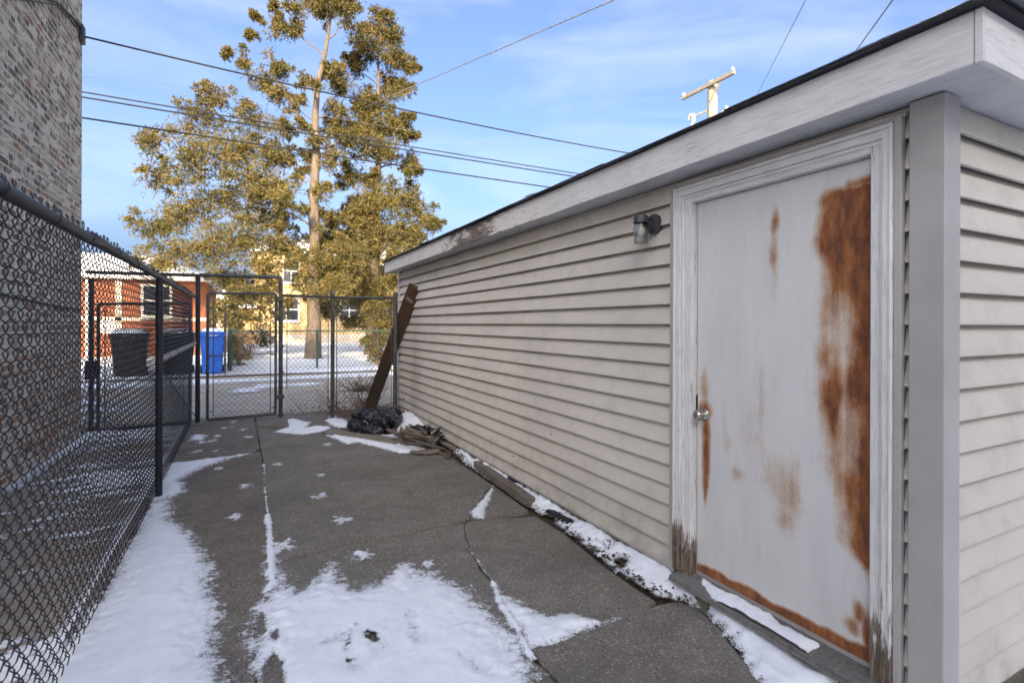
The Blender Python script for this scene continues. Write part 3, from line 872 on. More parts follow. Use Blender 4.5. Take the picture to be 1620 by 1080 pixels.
for i in range(1, 20):
    z = EXP * i
    h = min(EXP, ZS - 0.012 - z)
    # pairs of courses share a joint, and the joints step along the wall
    pair = (i // 2) % 3
    joints = {0: [6.35], 1: [4.14], 2: [6.35] }[pair]
    ys = [2.236] + joints + [YF - 0.045]
    for k in range(len(ys) - 1):
        over = 0.02 if k else 0
        siding((W, ys[k] - over, 0), (W, ys[k + 1], 0), (-1, 0, 0), z, h, 0.0040 if k else 0.0)
    siding((W, 1.030, 0), (W, 1.058, 0), (-1, 0, 0), z, h, -0.016)                      # sliver between the casing and the corner
    siding((W + 0.085, YC, 0), (XE, YC, 0), (0, -1, 0), z, h)                      # front of the garage
siding((W, 1.05, 0), (W, 2.25, 0), (-1, 0, 0), 2.279, 0.035)

# bottom starter strips, corner posts
MB().box((W - 0.012, 2.236, 0.098), (W + 0.010, YF - 0.04, 0.1135)).build('starter_strip', M['trim'], garage)
MB().box((W + 0.085, YC - 0.012, 0.098), (XE, YC + 0.010, 0.1135)).build('starter_strip', M['trim'], garage)
def corner(x, y, sx, sy, name='corner_post'):
    t, L = 0.022, 0.09
    c = MB().prism([(x - t * sx, y - t * sy), (x + L * sx, y - t * sy), (x + L * sx, y), (x, y), (x, y + L * sy), (x - t * sx, y + L * sy)], 0.085, ZS - 0.006)
    return c.build(name, M['trim'], garage, bevel=0.004, seg=2)
corner(W, YC, 1, 1)
corner(W, YF, 1, -1)

# soffit, fascia, roof
so = MB()
so.box((W - OV + 0.021, YC - OV + 0.021, ZS), (W + 0.03, 1.42, ZS + 0.012)).build('soffit', M['soffit'], garage, bevel=0.001)
for y0, y1 in ((1.424, 3.86), (3.864, 6.30), (6.304, YF + OV - 0.021)):
    MB().box((W - OV + 0.021, y0, ZS), (W + 0.03, y1, ZS + 0.012)).build('soffit', M['soffit'], garage, bevel=0.001)
MB().box((W + 0.034, YC - OV + 0.021, ZS + .0005), (XE + OV, YC + 0.03, ZS + 0.0125)).build('soffit', M['soffit'], garage, bevel=0.001)
FH = 0.152
FX = W - OV
def board_y(x0, x1, y0, y1, z0, z1, name, mat):
    n = 60
    vs, fs = [], []
    for i in range(n + 1):
        y = y0 + (y1 - y0) * i / n
        w = 0.0035 * mnoise.noise(Vector((y * 2.3, 7.1, 0))) + (0.004 * mnoise.noise(Vector((y * 14, 2.1, 0))) if 3.8 < y < 5.8 else 0)
        vs += [(x0, y, z0 + w), (x1, y, z0 + w), (x1, y, z1 + w * .5), (x0, y, z1 + w * .5)]
    for i in range(n):
        for k in range(4):
            fs.append((i * 4 + k, i * 4 + (k + 1) % 4, (i + 1) * 4 + (k + 1) % 4, (i + 1) * 4 + k))
    fs += [(0, 1, 2, 3), (4 * n + 3, 4 * n + 2, 4 * n + 1, 4 * n)]
    return MB().add(vs, fs).build(name, mat, garage, bevel=0)
board_y(FX, FX + 0.02, YC - OV + 0.024, 4.62, ZS - 0.012, ZS + FH, 'fascia_board', M['fascia_y'])
board_y(FX + 0.001, FX + 0.021, 4.624, YF + OV, ZS - 0.012, ZS + FH, 'fascia_board', M['fascia_y'])
MB().box((FX - 0.001, YC - OV, ZS - 0.014), (FX + 0.020, YC - OV + 0.0215, ZS + FH + 0.001)).build('fascia_board', M['fascia_y'], garage, bevel=0.0015)
MB().box((FX + 0.021, YC - OV, ZS - 0.012), (XE + OV, YC - OV + 0.02, ZS + FH)).build('fascia_board', M['fascia_x'], garage, bevel=0.002)
MB().box((FX + 0.022, YF + OV - 0.02, ZS - 0.012), (XE + OV, YF + OV, ZS + FH)).build('fascia_board', M['fascia_x'], garage, bevel=0.002)
# hip roof
ex0, ex1, ey0, ey1 = FX - 0.03, XE + OV + 0.03, YC - OV - 0.035, YF + OV + 0.03
ze = ZS + FH + 0.004
sl = 0.25
hx = (ex1 - ex0) / 2
ridge_z = ze + hx * sl
ra, rb = ey0 + hx, ey1 - hx
vs = [(ex0, ey0, ze), (ex1, ey0, ze), (ex1, ey1, ze), (ex0, ey1, ze), ((ex0 + ex1) / 2, ra, ridge_z), ((ex0 + ex1) / 2, rb, ridge_z)]
roof = MB().add(vs, [(0, 1, 4), (1, 2, 5, 4), (2, 3, 5), (3, 0, 4, 5), (3, 2, 1, 0)]).build('roof', M['shingle'], garage)
# eave course of shingles, each tab its own uneven edge
tab_i = 0
def shingle(p, q, inw, lift, e0, e1, name='shingle'):
    p, q, inw = Vector(p), Vector(q), Vector(inw)
    th = 0.007 + 0.005 * random.random()
    s = random.uniform(-0.010, 0.010); s2 = s + random.uniform(-0.004, 0.004)
    c = random.uniform(0.0, 0.007)
    up_ = Vector((0, 0, 1))
    a0, a1 = p - inw * s + up_ * (lift - c), q - inw * s2 + up_ * (lift - c * random.uniform(0.2, 1))
    e0, e1 = min(0.2, e0), min(0.2, e1)
    b0, b1 = p + inw * e0 + up_ * (lift + e0 * sl), q + inw * e1 + up_ * (lift + e1 * sl)
    vs = [a0, a1, b1, b0, a0 + up_ * th, a1 + up_ * th, b1 + up_ * th, b0 + up_ * th]
    MB().add(vs, [(0, 3, 2, 1), (4, 5, 6, 7), (0, 1, 5, 4), (1, 2, 6, 5), (2, 3, 7, 6), (3, 0, 4, 7)]).build(name, M['shingle'], roof)
for lay in range(2):
    y = ey0 + 0.05 * lay
    while y < ey1 - 0.1:
        y2 = min(ey1, y + random.choice((0.31, 0.305, 0.93)))
        shingle((ex0, y + 0.002, ze), (ex0, y2 - 0.002, ze), (1, 0, 0), 0.001 + lay * 0.009, y - ey0 + 0.03, y2 - ey0)
        y = y2
for lay in range(2):
    x = ex0 + 0.07 * lay
    while x < ex1 - 0.1:
        x2 = min(ex1, x + random.choice((0.31, 0.93)))
        shingle((x + 0.002, ey0, ze), (x2 - 0.002, ey0, ze), (0, 1, 0), 0.001 + lay * 0.009, x - ex0 + 0.03, x2 - ex0)
        x = x2
# snow on the roof, thickest along the front eave
def roof_cover(X, Y):
    d = np.minimum(np.minimum(X - ex0, ex1 - X), np.minimum(Y - ey0, ey1 - Y))
    n = fbm(X * 3, Y * 3, 0, 4, 77)
    front = np.clip(1.0 - (Y - ey0) / 1.6, 0, 1) * np.clip((X - ex0 - 0.02) / 0.15, 0, 1)
    c = 0.2 + front * 1.1 + (n - 0.5) * 1.2
    c = np.where(d < 0.005, c - 0.2 * (1 - front), c)
    return c, ze + 0.028 + d * sl + 0.035 * np.clip(c - 0.35, 0, 1)
v, f, c = snow_mesh(ex0 + 0.02, ex1 - 0.02, ey0 - 0.012, ey0 + 4.0, 0.035, roof_cover)
tag(link('roof_snow', np_mesh('roof_snow', v, f, True, {'cover': ('POINT', c)}), M['snow']), 'snow lying on the front slope of the garage roof', 'snow', kind='stuff')

# ------------------------------------------------------------------ door
DY0, DY1, DZ0, DZ1 = 1.173, 2.087, 0.14, 2.170
DX = 2.228
rust = [(.514,.918,.018,.020,.8),(.50,.84,.020,.016,.55),(.508,.878,.014,.05,.36),(.505,.78,.012,.05,.26),
        (.066,.385,.027,.030,1.3),(.066,.34,.026,.035,1.4),(.065,.29,.025,.035,1.35),(.062,.245,.020,.024,1.2),(.060,.212,.010,.022,.9),(.055,.438,.045,.020,1.2),(.052,.49,.024,.030,.6),(.05,.53,.018,.02,.36),
        (.60,.265,.050,.045,.50),(.50,.30,.06,.045,.34),(.64,.33,.03,.05,.28),(.44,.50,.018,.06,.28),(.29,.295,.03,.010,.5),(.23,.36,.02,.02,.36),(.56,.21,.035,.016,.36),(.21,.43,.010,.05,.26),(.38,.40,.07,.06,.22),
        (.935,.087,.028,.017,1.0),(.905,.052,.035,.014,.85),(.985,.045,.02,.045,1.1),(.97,.06,.012,.02,.8)]
nu, nv = 150, 330
U, Vv = np.meshgrid(np.linspace(0, 1, nu), np.linspace(0, 1, nv))
wu = U + (fbm(U * 7, Vv * 9, 0, 3, 51) - 0.5) * 0.05; wv = Vv + (fbm(U * 7, Vv * 9, 0, 3, 52) - 0.5) * 0.05
keep = np.ones_like(U)
for (u, v_, su, sv, am) in rust:
    near = u < 0.13
    a_, b_ = (U, Vv) if near else (wu, wv)
    d2 = ((a_ - u) / su) ** 2 + ((b_ - v_) / sv) ** 2
    keep *= 1 - np.clip(0.93 * min(am, 1.05) * np.exp(-0.5 * d2 ** (1.5 if am > 0.7 else 1.0)), 0, 0.985)
ru = (1 - keep)
# the broad run of rust down the right side of the leaf
def sm(x): x = np.clip(x, 0, 1); return x * x * (3 - 2 * x)
st = fbm(U * 16, Vv * 6, 0, 4, 71); st2 = fbm(U * 5, Vv * 9, 0, 4, 72); st3 = fbm(U * 30, Vv * 3.5, 0, 3, 73)
left = 0.735 + 0.10 * (fbm(U * 3, Vv * 13, 0, 4, 74) - 0.5) + 0.055 * sm((0.55 - Vv) / 0.3) + 0.16 * sm((0.25 - Vv) / 0.10) - 0.012 * sm((Vv - .86) / .05)
side = sm((U - left + 0.035) / 0.13)
fade = sm((Vv - 0.125) / 0.09) * (1 - sm((Vv - 0.935 - 0.02 * (st2 - .5)) / 0.03))
core = 0.86 + 1.0 * (st2 - 0.5) + 0.9 * (st - 0.5) + 0.5 * (st3 - 0.5)
core = core + 0.34 * sm((Vv - 0.80) / 0.06)                                     # solid near the top
core = core + 0.34 * np.exp(-((U - 0.965) / 0.045) ** 2) * sm((Vv - 0.12) / 0.1)   # dark edge by the hinge side
core = core + 0.50 * np.exp(-(((U - 0.80) / 0.06) ** 2 + ((Vv - 0.505) / 0.05) ** 2))
core = core - 0.22 * np.exp(-(((U - 0.85) / 0.05) ** 2 + ((Vv - 0.645) / 0.07) ** 2)) - 0.20 * np.exp(-(((U - 0.78) / 0.05) ** 2 + ((Vv - 0.755) / 0.03) ** 2))
core = core - 0.16 * sm((0.40 - Vv) / 0.1) * sm((0.93 - U) / 0.06) + 0.40 * np.exp(-(((U - 0.975) / 0.03) ** 2 + ((Vv - 0.22) / 0.08) ** 2))
run = np.clip(side * fade * core, 0, 1.15)
bar_ = sm((U - 0.84 + 0.05 * (st - .5)) / 0.05) * np.exp(-((Vv - 0.955 - 0.03 * (U - 0.85)) / 0.011) ** 2) * (0.7 + 0.5 * st)
ru = np.maximum(ru, np.maximum(run, bar_))
edge = 0.004 + 0.030 * fbm(U * 6 + 3, U * 0 + 1.5, 0, 4, 61) + 0.016 * np.clip(U - 0.6, 0, 1)
ru = np.maximum(ru, np.clip(1.0 - (Vv - edge) / 0.010, 0, 1.05))
ru = np.where(U > 0.994, np.maximum(ru, 0.35), ru)
DXs = DX + 0.0012 * (fbm(U * 3, Vv * 5, 0, 3, 8) - 0.5)
P3 = np.stack([DXs, DY1 - 0.008 - U * (DY1 - DY0 - 0.012), DZ0 + 0.012 + Vv * (DZ1 - DZ0 - 0.016)], -1).reshape(-1, 3) - np.array([W, YC, 0])
idx = np.arange(nu * nv).reshape(nv, nu)
fq = np.stack([idx[:-1, :-1], idx[:-1, 1:], idx[1:, 1:], idx[1:, :-1]], -1).reshape(-1, 4)
door = link('door', np_mesh('door', P3, fq, True, {'rust': ('POINT', ru)}), M['door'], garage)
door['label'] = 'white steel door streaked with orange rust'
MB().box((DX + 0.0015, DY0 + 0.006, DZ0 + 0.013), (DX + 0.045, DY1 - 0.010, DZ1 - 0.006)).build('door_core', M['mark'], door)
ky, kz = DY1 - 0.048 * 0.914 - 0.010, DZ0 + 0.431 * 2.03
kn = MB().lathe([(0.033, 0.0), (0.034, 0.004), (0.031, 0.010), (0.016, 0.016), (0.0135, 0.026), (0.016, 0.032), (0.0245, 0.040), (0.0275, 0.050), (0.0265, 0.060), (0.021, 0.066), (0.012, 0.068), (0.0115, 0.0665), (0.004, 0.0665)], (DX + 0.0005, ky, kz), '-x', 28)
kn.build('door_knob', M['knob'], door, smooth=True)
MB().box((DX - 0.004, DY1 - 0.006, kz - 0.035), (DX + 0.01, DY1 + 0.0015, kz + 0.10)).build('latch_plate', M['mark'], door)
# frame: jambs, stop, casing boards, channel
def brd(name, lo, hi, mat, bev=0.0025): return MB().box(lo, hi).build(name, mat, garage, bevel=bev)
brd('door_jamb', (2.186, 2.0895, 0.11), (2.29, 2.136, 2.214), M['casing_v'])
brd('door_jamb', (2.186, 1.134, 0.11), (2.29, 1.1705, 2.214), M['casing_v'])
brd('door_jamb', (2.1865, 1.1715, 2.1725), (2.29, 2.0885, 2.2135), M['casing_h'])
def casing(name, a, b, inner, mat, axis):
    """moulded casing board, thinner towards the door"""
    for k, (w0, w1, x0) in enumerate(((0.0, 0.016, 2.176), (0.0162, 0.05, 2.166), (0.0502, 0.066, 2.160))):
        if axis == 'z':
            ylo, yhi = sorted((inner + w0 * a, inner + w1 * a))
            MB().box((x0, ylo, 0.125), (2.2, yhi, b - 0.066 + w1 + 0.0)).build(name, mat, garage, bevel=0.003)
        else:
            MB().box((x0 + .0007, a - 0.0 , inner + w0), (2.2, b, inner + w1 - .0007)).build(name, mat, garage, bevel=0.003)
casing('door_casing', 1, 2.2645, 2.1365, M['casing_v'], 'z')
casing('door_casing', -0.76, 2.2645, 1.1335, M['casing_v'], 'z')
casing('door_casing', 1.0845, 2.1995, 2.1985, M['casing_h'], 'y')
brd('channel', (2.172, 2.2035, 0.10), (2.2, 2.236, 2.285), M['trim'], 0.002)
brd('channel', (2.172, 1.056, 0.10), (2.2, 1.0815, 2.285), M['trim'], 0.002)
brd('channel', (2.1715, 1.0565, 2.2665), (2.2, 2.2355, 2.2785), M['trim'], 0.002)
# wooden sill
si = MB()
sy0, sy1 = 1.075, 2.175
si.add([(2.112, sy0, 0.092), (2.112, sy1, 0.092), (2.112, sy1, 0.112), (2.112, sy0, 0.112), (2.30, sy0, 0.100), (2.30, sy1, 0.100), (2.30, sy1, 0.138), (2.30, sy0, 0.138)],
       [(0, 3, 2, 1), (4, 5, 6, 7), (0, 1, 5, 4), (2, 3, 7, 6), (0, 4, 7, 3), (1, 2, 6, 5)])
si.build('door_sill', M['sill'], garage, bevel=0.003)
brd('sill_edge', (2.106, sy0 + .002, 0.086), (2.1135, sy1 - .002, 0.0995), M['sill'], 0.002)
# dark dents and a torn hole low in the cladding
for (y, z, ry, rz) in ((3.02, 0.245, 0.05, 0.018), (3.55, 0.62, 0.010, 0.016), (4.2, 0.3, 0.02, 0.005), (2.45, 0.26, 0.006, 0.014), (5.0, 2.24, 0.008, 0.010), (4.4, 2.245, 0.008, 0.01), (3.5, 2.25, 0.008, 0.012)):
    k = 11
    pts = [(W - 0.0135, y + ry * math.cos(t) * random.uniform(.5, 1.1), z + rz * math.sin(t) * random.uniform(.4, 1.2)) for t in [2 * math.pi * i / k for i in range(k)]]
    vs = pts + [(p[0] + 0.006, p[1], p[2]) for p in pts]
    MB().add(vs, [tuple(range(k))] + [(i, (i + 1) % k, k + (i + 1) % k, k + i) for i in range(k)]).build('dent', M['mark'], garage)

# snow resting on the sill
def sill_cover(X, Y):
    n = fbm(X * 14, Y * 14, 0, 3, 91)
    t = (Y - 1.36) / (2.02 - 1.36)
    wid = np.clip(0.095 * np.sqrt(np.clip(1 - t, 0, 1)), 0, 0.085)
    d = np.minimum(wid - np.abs(X - 2.212 + wid * 0.98), np.minimum(Y - 1.375, 2.02 - Y)) + (n - 0.5) * 0.045
    c = np.clip(0.55 + d / 0.016, -1, 1.4)
    return np.where(d > -0.007, 1.0, -1.0), 0.112 + (X - 2.112) * 0.138 + np.where(d > 0, 0.001 + (0.014 + 0.016 * n) * np.sqrt(np.clip(d, 0, 0.035) / 0.035), -0.006)
v, f, c = snow_mesh(2.115, 2.226, 1.34, 2.06, 0.005, sill_cover)
tag(link('sill_snow', np_mesh('sill_snow', v, f, True, {'cover': ('POINT', c)}), M['snow_solid']), 'ridge of snow along the door sill', 'snow', kind='stuff')

# ------------------------------------------------------------------ wall lamp
ly, lz = 2.378, 2.100
lamp = empty('wall_lamp', (W - 0.012, ly, lz), 'black wall lamp with ribbed clear glass jar beside the rusty door', 'lamp')
MB().lathe([(0.058, 0.0), (0.060, 0.006), (0.060, 0.020), (0.056, 0.026), (0.040, 0.030), (0.034, 0.034)], (W - 0.010, ly, lz), '-x', 32).build('back_plate', M['black_metal'], lamp, smooth=True)
MB().tube([(W - 0.04, ly, lz), (W - 0.07, ly, lz + 0.004), (W - 0.092, ly + 0.003, lz + 0.014)], [0.032, 0.028, 0.030], 16).build('arm', M['black_metal'], lamp, smooth=True)
lx = W - 0.118
MB().lathe([(0.002, 0.048), (0.030, 0.046), (0.040, 0.040), (0.0425, 0.030), (0.0425, 0.006), (0.046, 0.004), (0.046, -0.001), (0.040, -0.002)], (lx, ly + 0.004, lz), 'z', 32).build('cap', M['black_metal'], lamp, smooth=True)
pr = [(0.036, -0.001)]
for i in range(12):
    zz = -0.004 - i * 0.0095
    bulge = 0.0385 + (0.0045 if 3 <= i <= 5 else 0)
    pr += [(bulge, zz), (bulge + 0.0022, zz - 0.0045)]
pr += [(0.036, -0.120), (0.030, -0.124), (0.012, -0.125)]
inner = [(r_ - 0.003, h_) for r_, h_ in pr if h_ > -0.119]
prof = pr + [(0.012, -0.1215), (0.030, -0.120)] + list(reversed(inner))
MB().lathe(prof, (lx, ly + 0.004, lz), 'z', 32).build('glass_jar', M['glass'], lamp, smooth=True)
MB().lathe([(0.010, -0.002), (0.012, -0.02), (0.022, -0.045), (0.025, -0.06), (0.022, -0.075), (0.012, -0.084), (0.003, -0.086)], (lx, ly + 0.004, lz), 'z', 16).build('bulb', M['bulb'], lamp, smooth=True)
# ------------------------------------------------------------------ brick building on the left
BX, BY, BZ = -1.93, 8.90, 6.0
bld = empty('brick_building', (BX, BY, 0), 'tall building of mottled tan and brown brick beyond the black fence', 'building')
MB().box((-9, 2.4, -0.3), (BX - 0.0015, BY - 0.0015, BZ)).build('wall', M['mortar'], bld)
BL, BH, JT = 0.200, 0.060, 0.0115
def brick_geo(L, H, Dp, seed):
    r_ = random.Random(seed)
    j = lambda s: r_.uniform(-s, s)
    x0, x1 = -0.10, Dp
    c = 0.004
    f = [(x1 + j(.0025), -L / 2 + c + j(.003), -H / 2 + c + j(.002)), (x1 + j(.0025), L / 2 - c + j(.003), -H / 2 + c + j(.002)), (x1 + j(.0025), L / 2 - c + j(.003), H / 2 - c + j(.002)), (x1 + j(.0025), -L / 2 + c + j(.003), H / 2 - c + j(.002))]
    m_ = [(x1 - .005, -L / 2, -H / 2), (x1 - .005, L / 2, -H / 2), (x1 - .005, L / 2, H / 2), (x1 - .005, -L / 2, H / 2)]
    b = [(x0, p[1], p[2]) for p in m_]
    vs = f + m_ + b
    fs = [(0, 1, 2, 3)] + [(i + 4, (i + 1) % 4 + 4, (i + 1) % 4, i) for i in range(4)] + [(i + 8, (i + 1) % 4 + 8, (i + 1) % 4 + 4, i + 4) for i in range(4)]
    return np.array(vs), np.array(fs)
variants = {}
def brick_mesh(L, k, r_):
    key = (round(L, 3), k)
    if key not in variants:
        v, f = brick_geo(L, BH, 0.0, hash(key) % 9999)
        variants[key] = (np_mesh('brick', v, f, False, {'rnd': ('FACE', np.full(len(f), r_))}), v, f)
    return variants[key]
spots = []
rr = random.Random(11)
row = 0
z = 0.03 + BH / 2
while z < BZ - 0.1:
    hdr = row % 6 == 5
    L = 0.095 if hdr else BL
    y = BY - 0.004 - (0.0 if row % 2 else (L + JT) / 2)
    while y > 2.6:
        ll = L
        low = z < 1.2
        k = rr.random()
        if k < 0.36: c_ = rr.uniform(0.0, 0.24)
        elif k < 0.62: c_ = rr.uniform(0.3, 0.55)
        elif k < 0.93: c_ = rr.uniform(0.6, 0.87)
        else: c_ = rr.uniform(0.9, 1.0)
        if low and rr.random() < 0.6: c_ = rr.uniform(0.9, 1.0)
        spots.append((y - ll / 2, z + rr.uniform(-.002, .002), ll, c_, hdr, rr.uniform(-.004, .004)))
        y -= ll + JT * rr.uniform(1.1, 1.8)
    if row % 2 == 0: spots.append((BY - 0.004 - (L - JT) / 4, z, (L - JT) / 2, rr.uniform(0, .9), True, 0.0))
    z += BH + JT * 1.12
    row += 1
def size_in_view(s):
    y, z = s[0], s[1]
    d = Vector((BX, y, z - EYE))
    zc = d.dot(fw)
    px = 810 + 824.35 * (d.dot(rt)) / zc; py = 513 - 824.35 * d.z / zc
    if zc < 0.3 or px < -6 or py < -6 or py > 1086: return 0
    over_rail = z > 1.5 + (1.9 - 1.5) * (-1.93 / -0.63)
    return s[2] / zc ** 2 * (1.0 if over_rail else 0.15)
spots.sort(key=size_in_view, reverse=True)
for i, (y, z, ll, c_, hdr, off) in enumerate(spots[:300]):
    q = min(15, int(c_ * 16))
    me, _, _ = brick_mesh(ll, q, (q + 0.5) / 16)
    o = link('brick', me, M['brick'], bld, (BX + off * 0.6 - bld.location.x, y - bld.location.y, z))
V, F, A = [], [], []
o_ = 0
for (y, z, ll, c_, hdr, off) in spots[300:]:
    q = min(15, int(c_ * 16))
    _, v, f = brick_mesh(ll, q, (q + 0.5) / 16)
    V.append(v + np.array([off * 0.6, y - BY, z])); F.append(f + o_); o_ += len(v); A.append(np.full(len(f), c_))
me = np_mesh('brickwork', np.concatenate(V), np.concatenate(F), False, {'rnd': ('FACE', np.concatenate(A))})
link('brickwork', me, M['brick'], bld, kind='stuff')
# cable clipped along the wall, and a bracket at the corner
pts = [(BX + 0.02, 4.0, 3.3), (BX + 0.02, 6.2, 4.45), (BX + 0.022, 7.7, 5.19), (BX + 0.022, 8.35, 5.33), (BX + 0.02, 8.78, 5.38), (BX + 0.03, 8.9, 5.36)]
pts2 = [Vector(p) + Vector((0, 0, 0.02 * math.sin(i * 2.1))) for i, p in enumerate(pts)]
MB().tube(pts2, 0.013, 8).build('service_cable', M['cable'], bld, smooth=True)
MB().tube([(p[0], p[1], p[2] - 0.055) for p in pts[1:]], 0.007, 6).build('service_cable', M['cable'], bld, smooth=True)
MB().box((BX + 0.0, 8.72, 5.22), (BX + 0.045, 8.86, 5.45)).build('wall_bracket', M['wire_grey'], bld, bevel=0.006)
MB().tube([(BX + 0.018, 3.4, 1.80), (BX + 0.018, 6.1, 1.755), (BX + 0.02, 7.5, 1.70), (BX + 0.018, 8.8, 1.675)], 0.012, 8).build('service_cable', M['cable'], bld, smooth=True)

# ------------------------------------------------------------------ chain link
def chain_link(p0, p1, z0, z1, P=0.084, rad=0.0021, sides=4, depth=0.010, barbs=True, sag=0.0):
    """woven wire between two ground points: every wire a flattened spiral that hooks into the next"""
    p0, p1 = Vector(p0), Vector(p1)
    d = p1 - p0; L = d.length; d.normalize()
    nrm = Vector((-d.y, d.x, 0))
    pitch = P / 2
    n = int(L / pitch)
    A = pitch / 2 + 0.0016
    h = z1 - z0
    m = int(h / P)
    P_ = h / m
    tt = []
    ns = 10
    for k in range(m):
        for f in range(ns):
            q = 2 * math.pi * f / ns
            tt.append((k + f / ns, (math.cos(q) + 0.09 * math.cos(3 * q)) / 1.09, (math.sin(q) + 0.16 * math.sin(3 * q)) / 0.95))
    tt.append((m, 1, 0))
    tt = np.array(tt)
    wires = np.arange(n)[:, None]
    ph = np.where(wires % 2 == 0, 1.0, -1.0)
    s = (wires + 0.5) * pitch + A * tt[None, :, 1] * ph
    s = s + 0.0028 * (vnoise(wires * 0.37 + tt[None, :, 0] * 0.21, tt[None, :, 0] * 0.3, 0, 4) - 0.5)
    z = z0 + tt[None, :, 0] * P_ + 0.0 * wires + 0.003 * (vnoise(wires * 0.11, tt[None, :, 0] * 0.4, 0, 6) - 0.5)
    dep = depth * tt[None, :, 2] * ph + sag * (vnoise(s * 1.1, z * 1.3, 0, 8) - 0.5)
    pts = np.stack([p0.x + d.x * s + nrm.x * dep, p0.y + d.y * s + nrm.y * dep, np.broadcast_to(z, s.shape)], -1)
    V, F = tubes_np(pts, rad, sides)
    if barbs:      # twisted wire ends above the top rail and below
        lines = []
        for i in range(0, n - 1, 2):
            c = (i + 1) * pitch
            for zz, sg in ((z1, 1), (z0, -1)):
                w = random.uniform(-0.010, 0.010); e = random.uniform(0.026, 0.048)
                for q in (1, -1):
                    lines.append([(c + q * .003, 0, zz), (c - q * .004, q * .003, zz + sg * .012), (c + q * .004, -q * .003, zz + sg * .022), (c + q * .010 + w, 0, zz + sg * e)])
        Lr = np.array(lines)
        pts = np.stack([p0.x + d.x * Lr[..., 0] + nrm.x * Lr[..., 1], p0.y + d.y * Lr[..., 0] + nrm.y * Lr[..., 1], Lr[..., 2]], -1)
        v2, f2 = tubes_np(pts, rad * 0.95, sides)
        F = np.concatenate([F, f2 + len(V)]); V = np.concatenate([V, v2])
    return V, F

def mesh_part(parent, V, F, mat, name='chain_link_mesh'):
    V = V - np.array(ORG[parent.name])
    return link(name, np_mesh(name, V, F, True), mat, parent, kind='stuff')

def post(parent, x, y, z0, z1, r_, mat, capped=True, name='post'):
    o = MB().tube([(x, y, z0), (x, y, z1)], r_, 18).build(name, mat, parent, smooth=True)
    if capped:
        MB().lathe([(r_ + 0.004, -0.03), (r_ + 0.004, 0.004), (r_ * 0.8, 0.016), (r_ * 0.3, 0.022), (0.002, 0.023)], (x, y, z1), 'z', 18).build('post_cap', mat, o, smooth=True)
    return o

def band(parent, x, y, z, r_, mat):
    return MB().lathe([(r_ + .0005, -0.011), (r_ + 0.0035, -0.010), (r_ + 0.0035, 0.010), (r_ + .0005, 0.011)], (x, y, z), 'z', 18).build('tension_band', mat, parent, smooth=True)

# near fence between the yard and the neighbour's walk
FXN = -0.64
fence = empty('chain_link_fence', (FXN, 5.4, 0), 'tall black coated chain link fence running along the left of the yard', 'fence')
for y in (1.75, 5.40, ):
    p = post(fence, FXN, y, -0.1, 1.885, 0.0275, M['black_pipe'], False)
    for z in (0.35, 0.95, 1.22, 1.55): band(fence, FXN, y, z, 0.0275, M['black_pipe'])
rail = MB()
for y0, y1 in ((-1.5, 3.2), (3.2, 9.1)):
    MB().tube([(FXN - 0.004, y0, 1.905), (FXN - 0.002, (y0 + y1) / 2, 1.902), (FXN, y1, 1.895)], 0.0245, 20).build('top_rail', M['black_pipe'], fence, smooth=True)
MB().tube([(FXN + 0.0, 3.12, 1.9045), (FXN, 3.30, 1.9045)], 0.0275, 20).build('rail_sleeve', M['black_pipe'], fence, smooth=True)
mid = MB().tube([(FXN + 0.005, 5.43, 1.185), (FXN + 0.005, 9.12, 1.20)], 0.027, 16).build('middle_rail', M['grey_pipe'], fence, smooth=True)
MB().tube([(FXN + 0.01, 5.44, 1.10), (FXN + 0.01, 9.08, 0.12)], 0.006, 8).build('brace_rod', M['black_pipe'], fence, smooth=True)
for y in (2.05, 2.55, 3.05, 3.65, 4.25, 4.85, 5.8, 6.5, 7.2, 7.9, 8.6):
    k = 14
    ring = [(FXN + 0.028 * math.cos(t), y + 0.006 * math.sin(t * .5), 1.9 + 0.028 * math.sin(t)) for t in [2 * math.pi * i / k for i in range(k + 1)]]
    MB().tube(ring, 0.0022, 6, False).build('wire_tie', M['black_vinyl'], fence, smooth=True)
    if y > 5.5:
        ring = [(FXN + 0.005 + 0.030 * math.cos(t), y + 0.1 + 0.006 * math.sin(t * .5), 1.19 + 0.030 * math.sin(t)) for t in [2 * math.pi * i / k for i in range(k + 1)]]
        MB().tube(ring, 0.0022, 6, False).build('wire_tie', M['black_vinyl'], fence, smooth=True)
V, F = chain_link((FXN - 0.032, 0.9, 0), (FXN - 0.032, 9.1, 0), 0.015, 1.935, sag=0.012, rad=0.0027, depth=0.011)
mesh_part(fence, V, F, M['black_vinyl'])

# pipe portal at the end of the yard that carries both gates
GY = 9.15
portal = empty('gate_portal', (-0.6, GY, 0), 'dark pipe portal with an overhead bar framing both yard gates', 'gate frame')
post(portal, -0.600, GY, -0.1, 2.225, 0.034, M['black_pipe'], True)
post(portal, 0.545, GY, -0.1, 2.205, 0.033, M['old_pipe'], False)
post(portal, -1.875, GY, -0.1, 2.10, 0.030, M['black_pipe'], True)
MB().tube([(-0.58, GY, 2.232), (0.30, GY, 2.243), (0.50, GY, 2.243), (0.535, GY, 2.232), (0.545, GY, 2.20)], 0.029, 16).build('header_bar', M['old_pipe'], portal, smooth=True)
MB().tube([(-1.93, GY, 2.205), (-0.61, GY, 2.222)], 0.025, 14).build('header_bar', M['black_pipe'], portal, smooth=True)

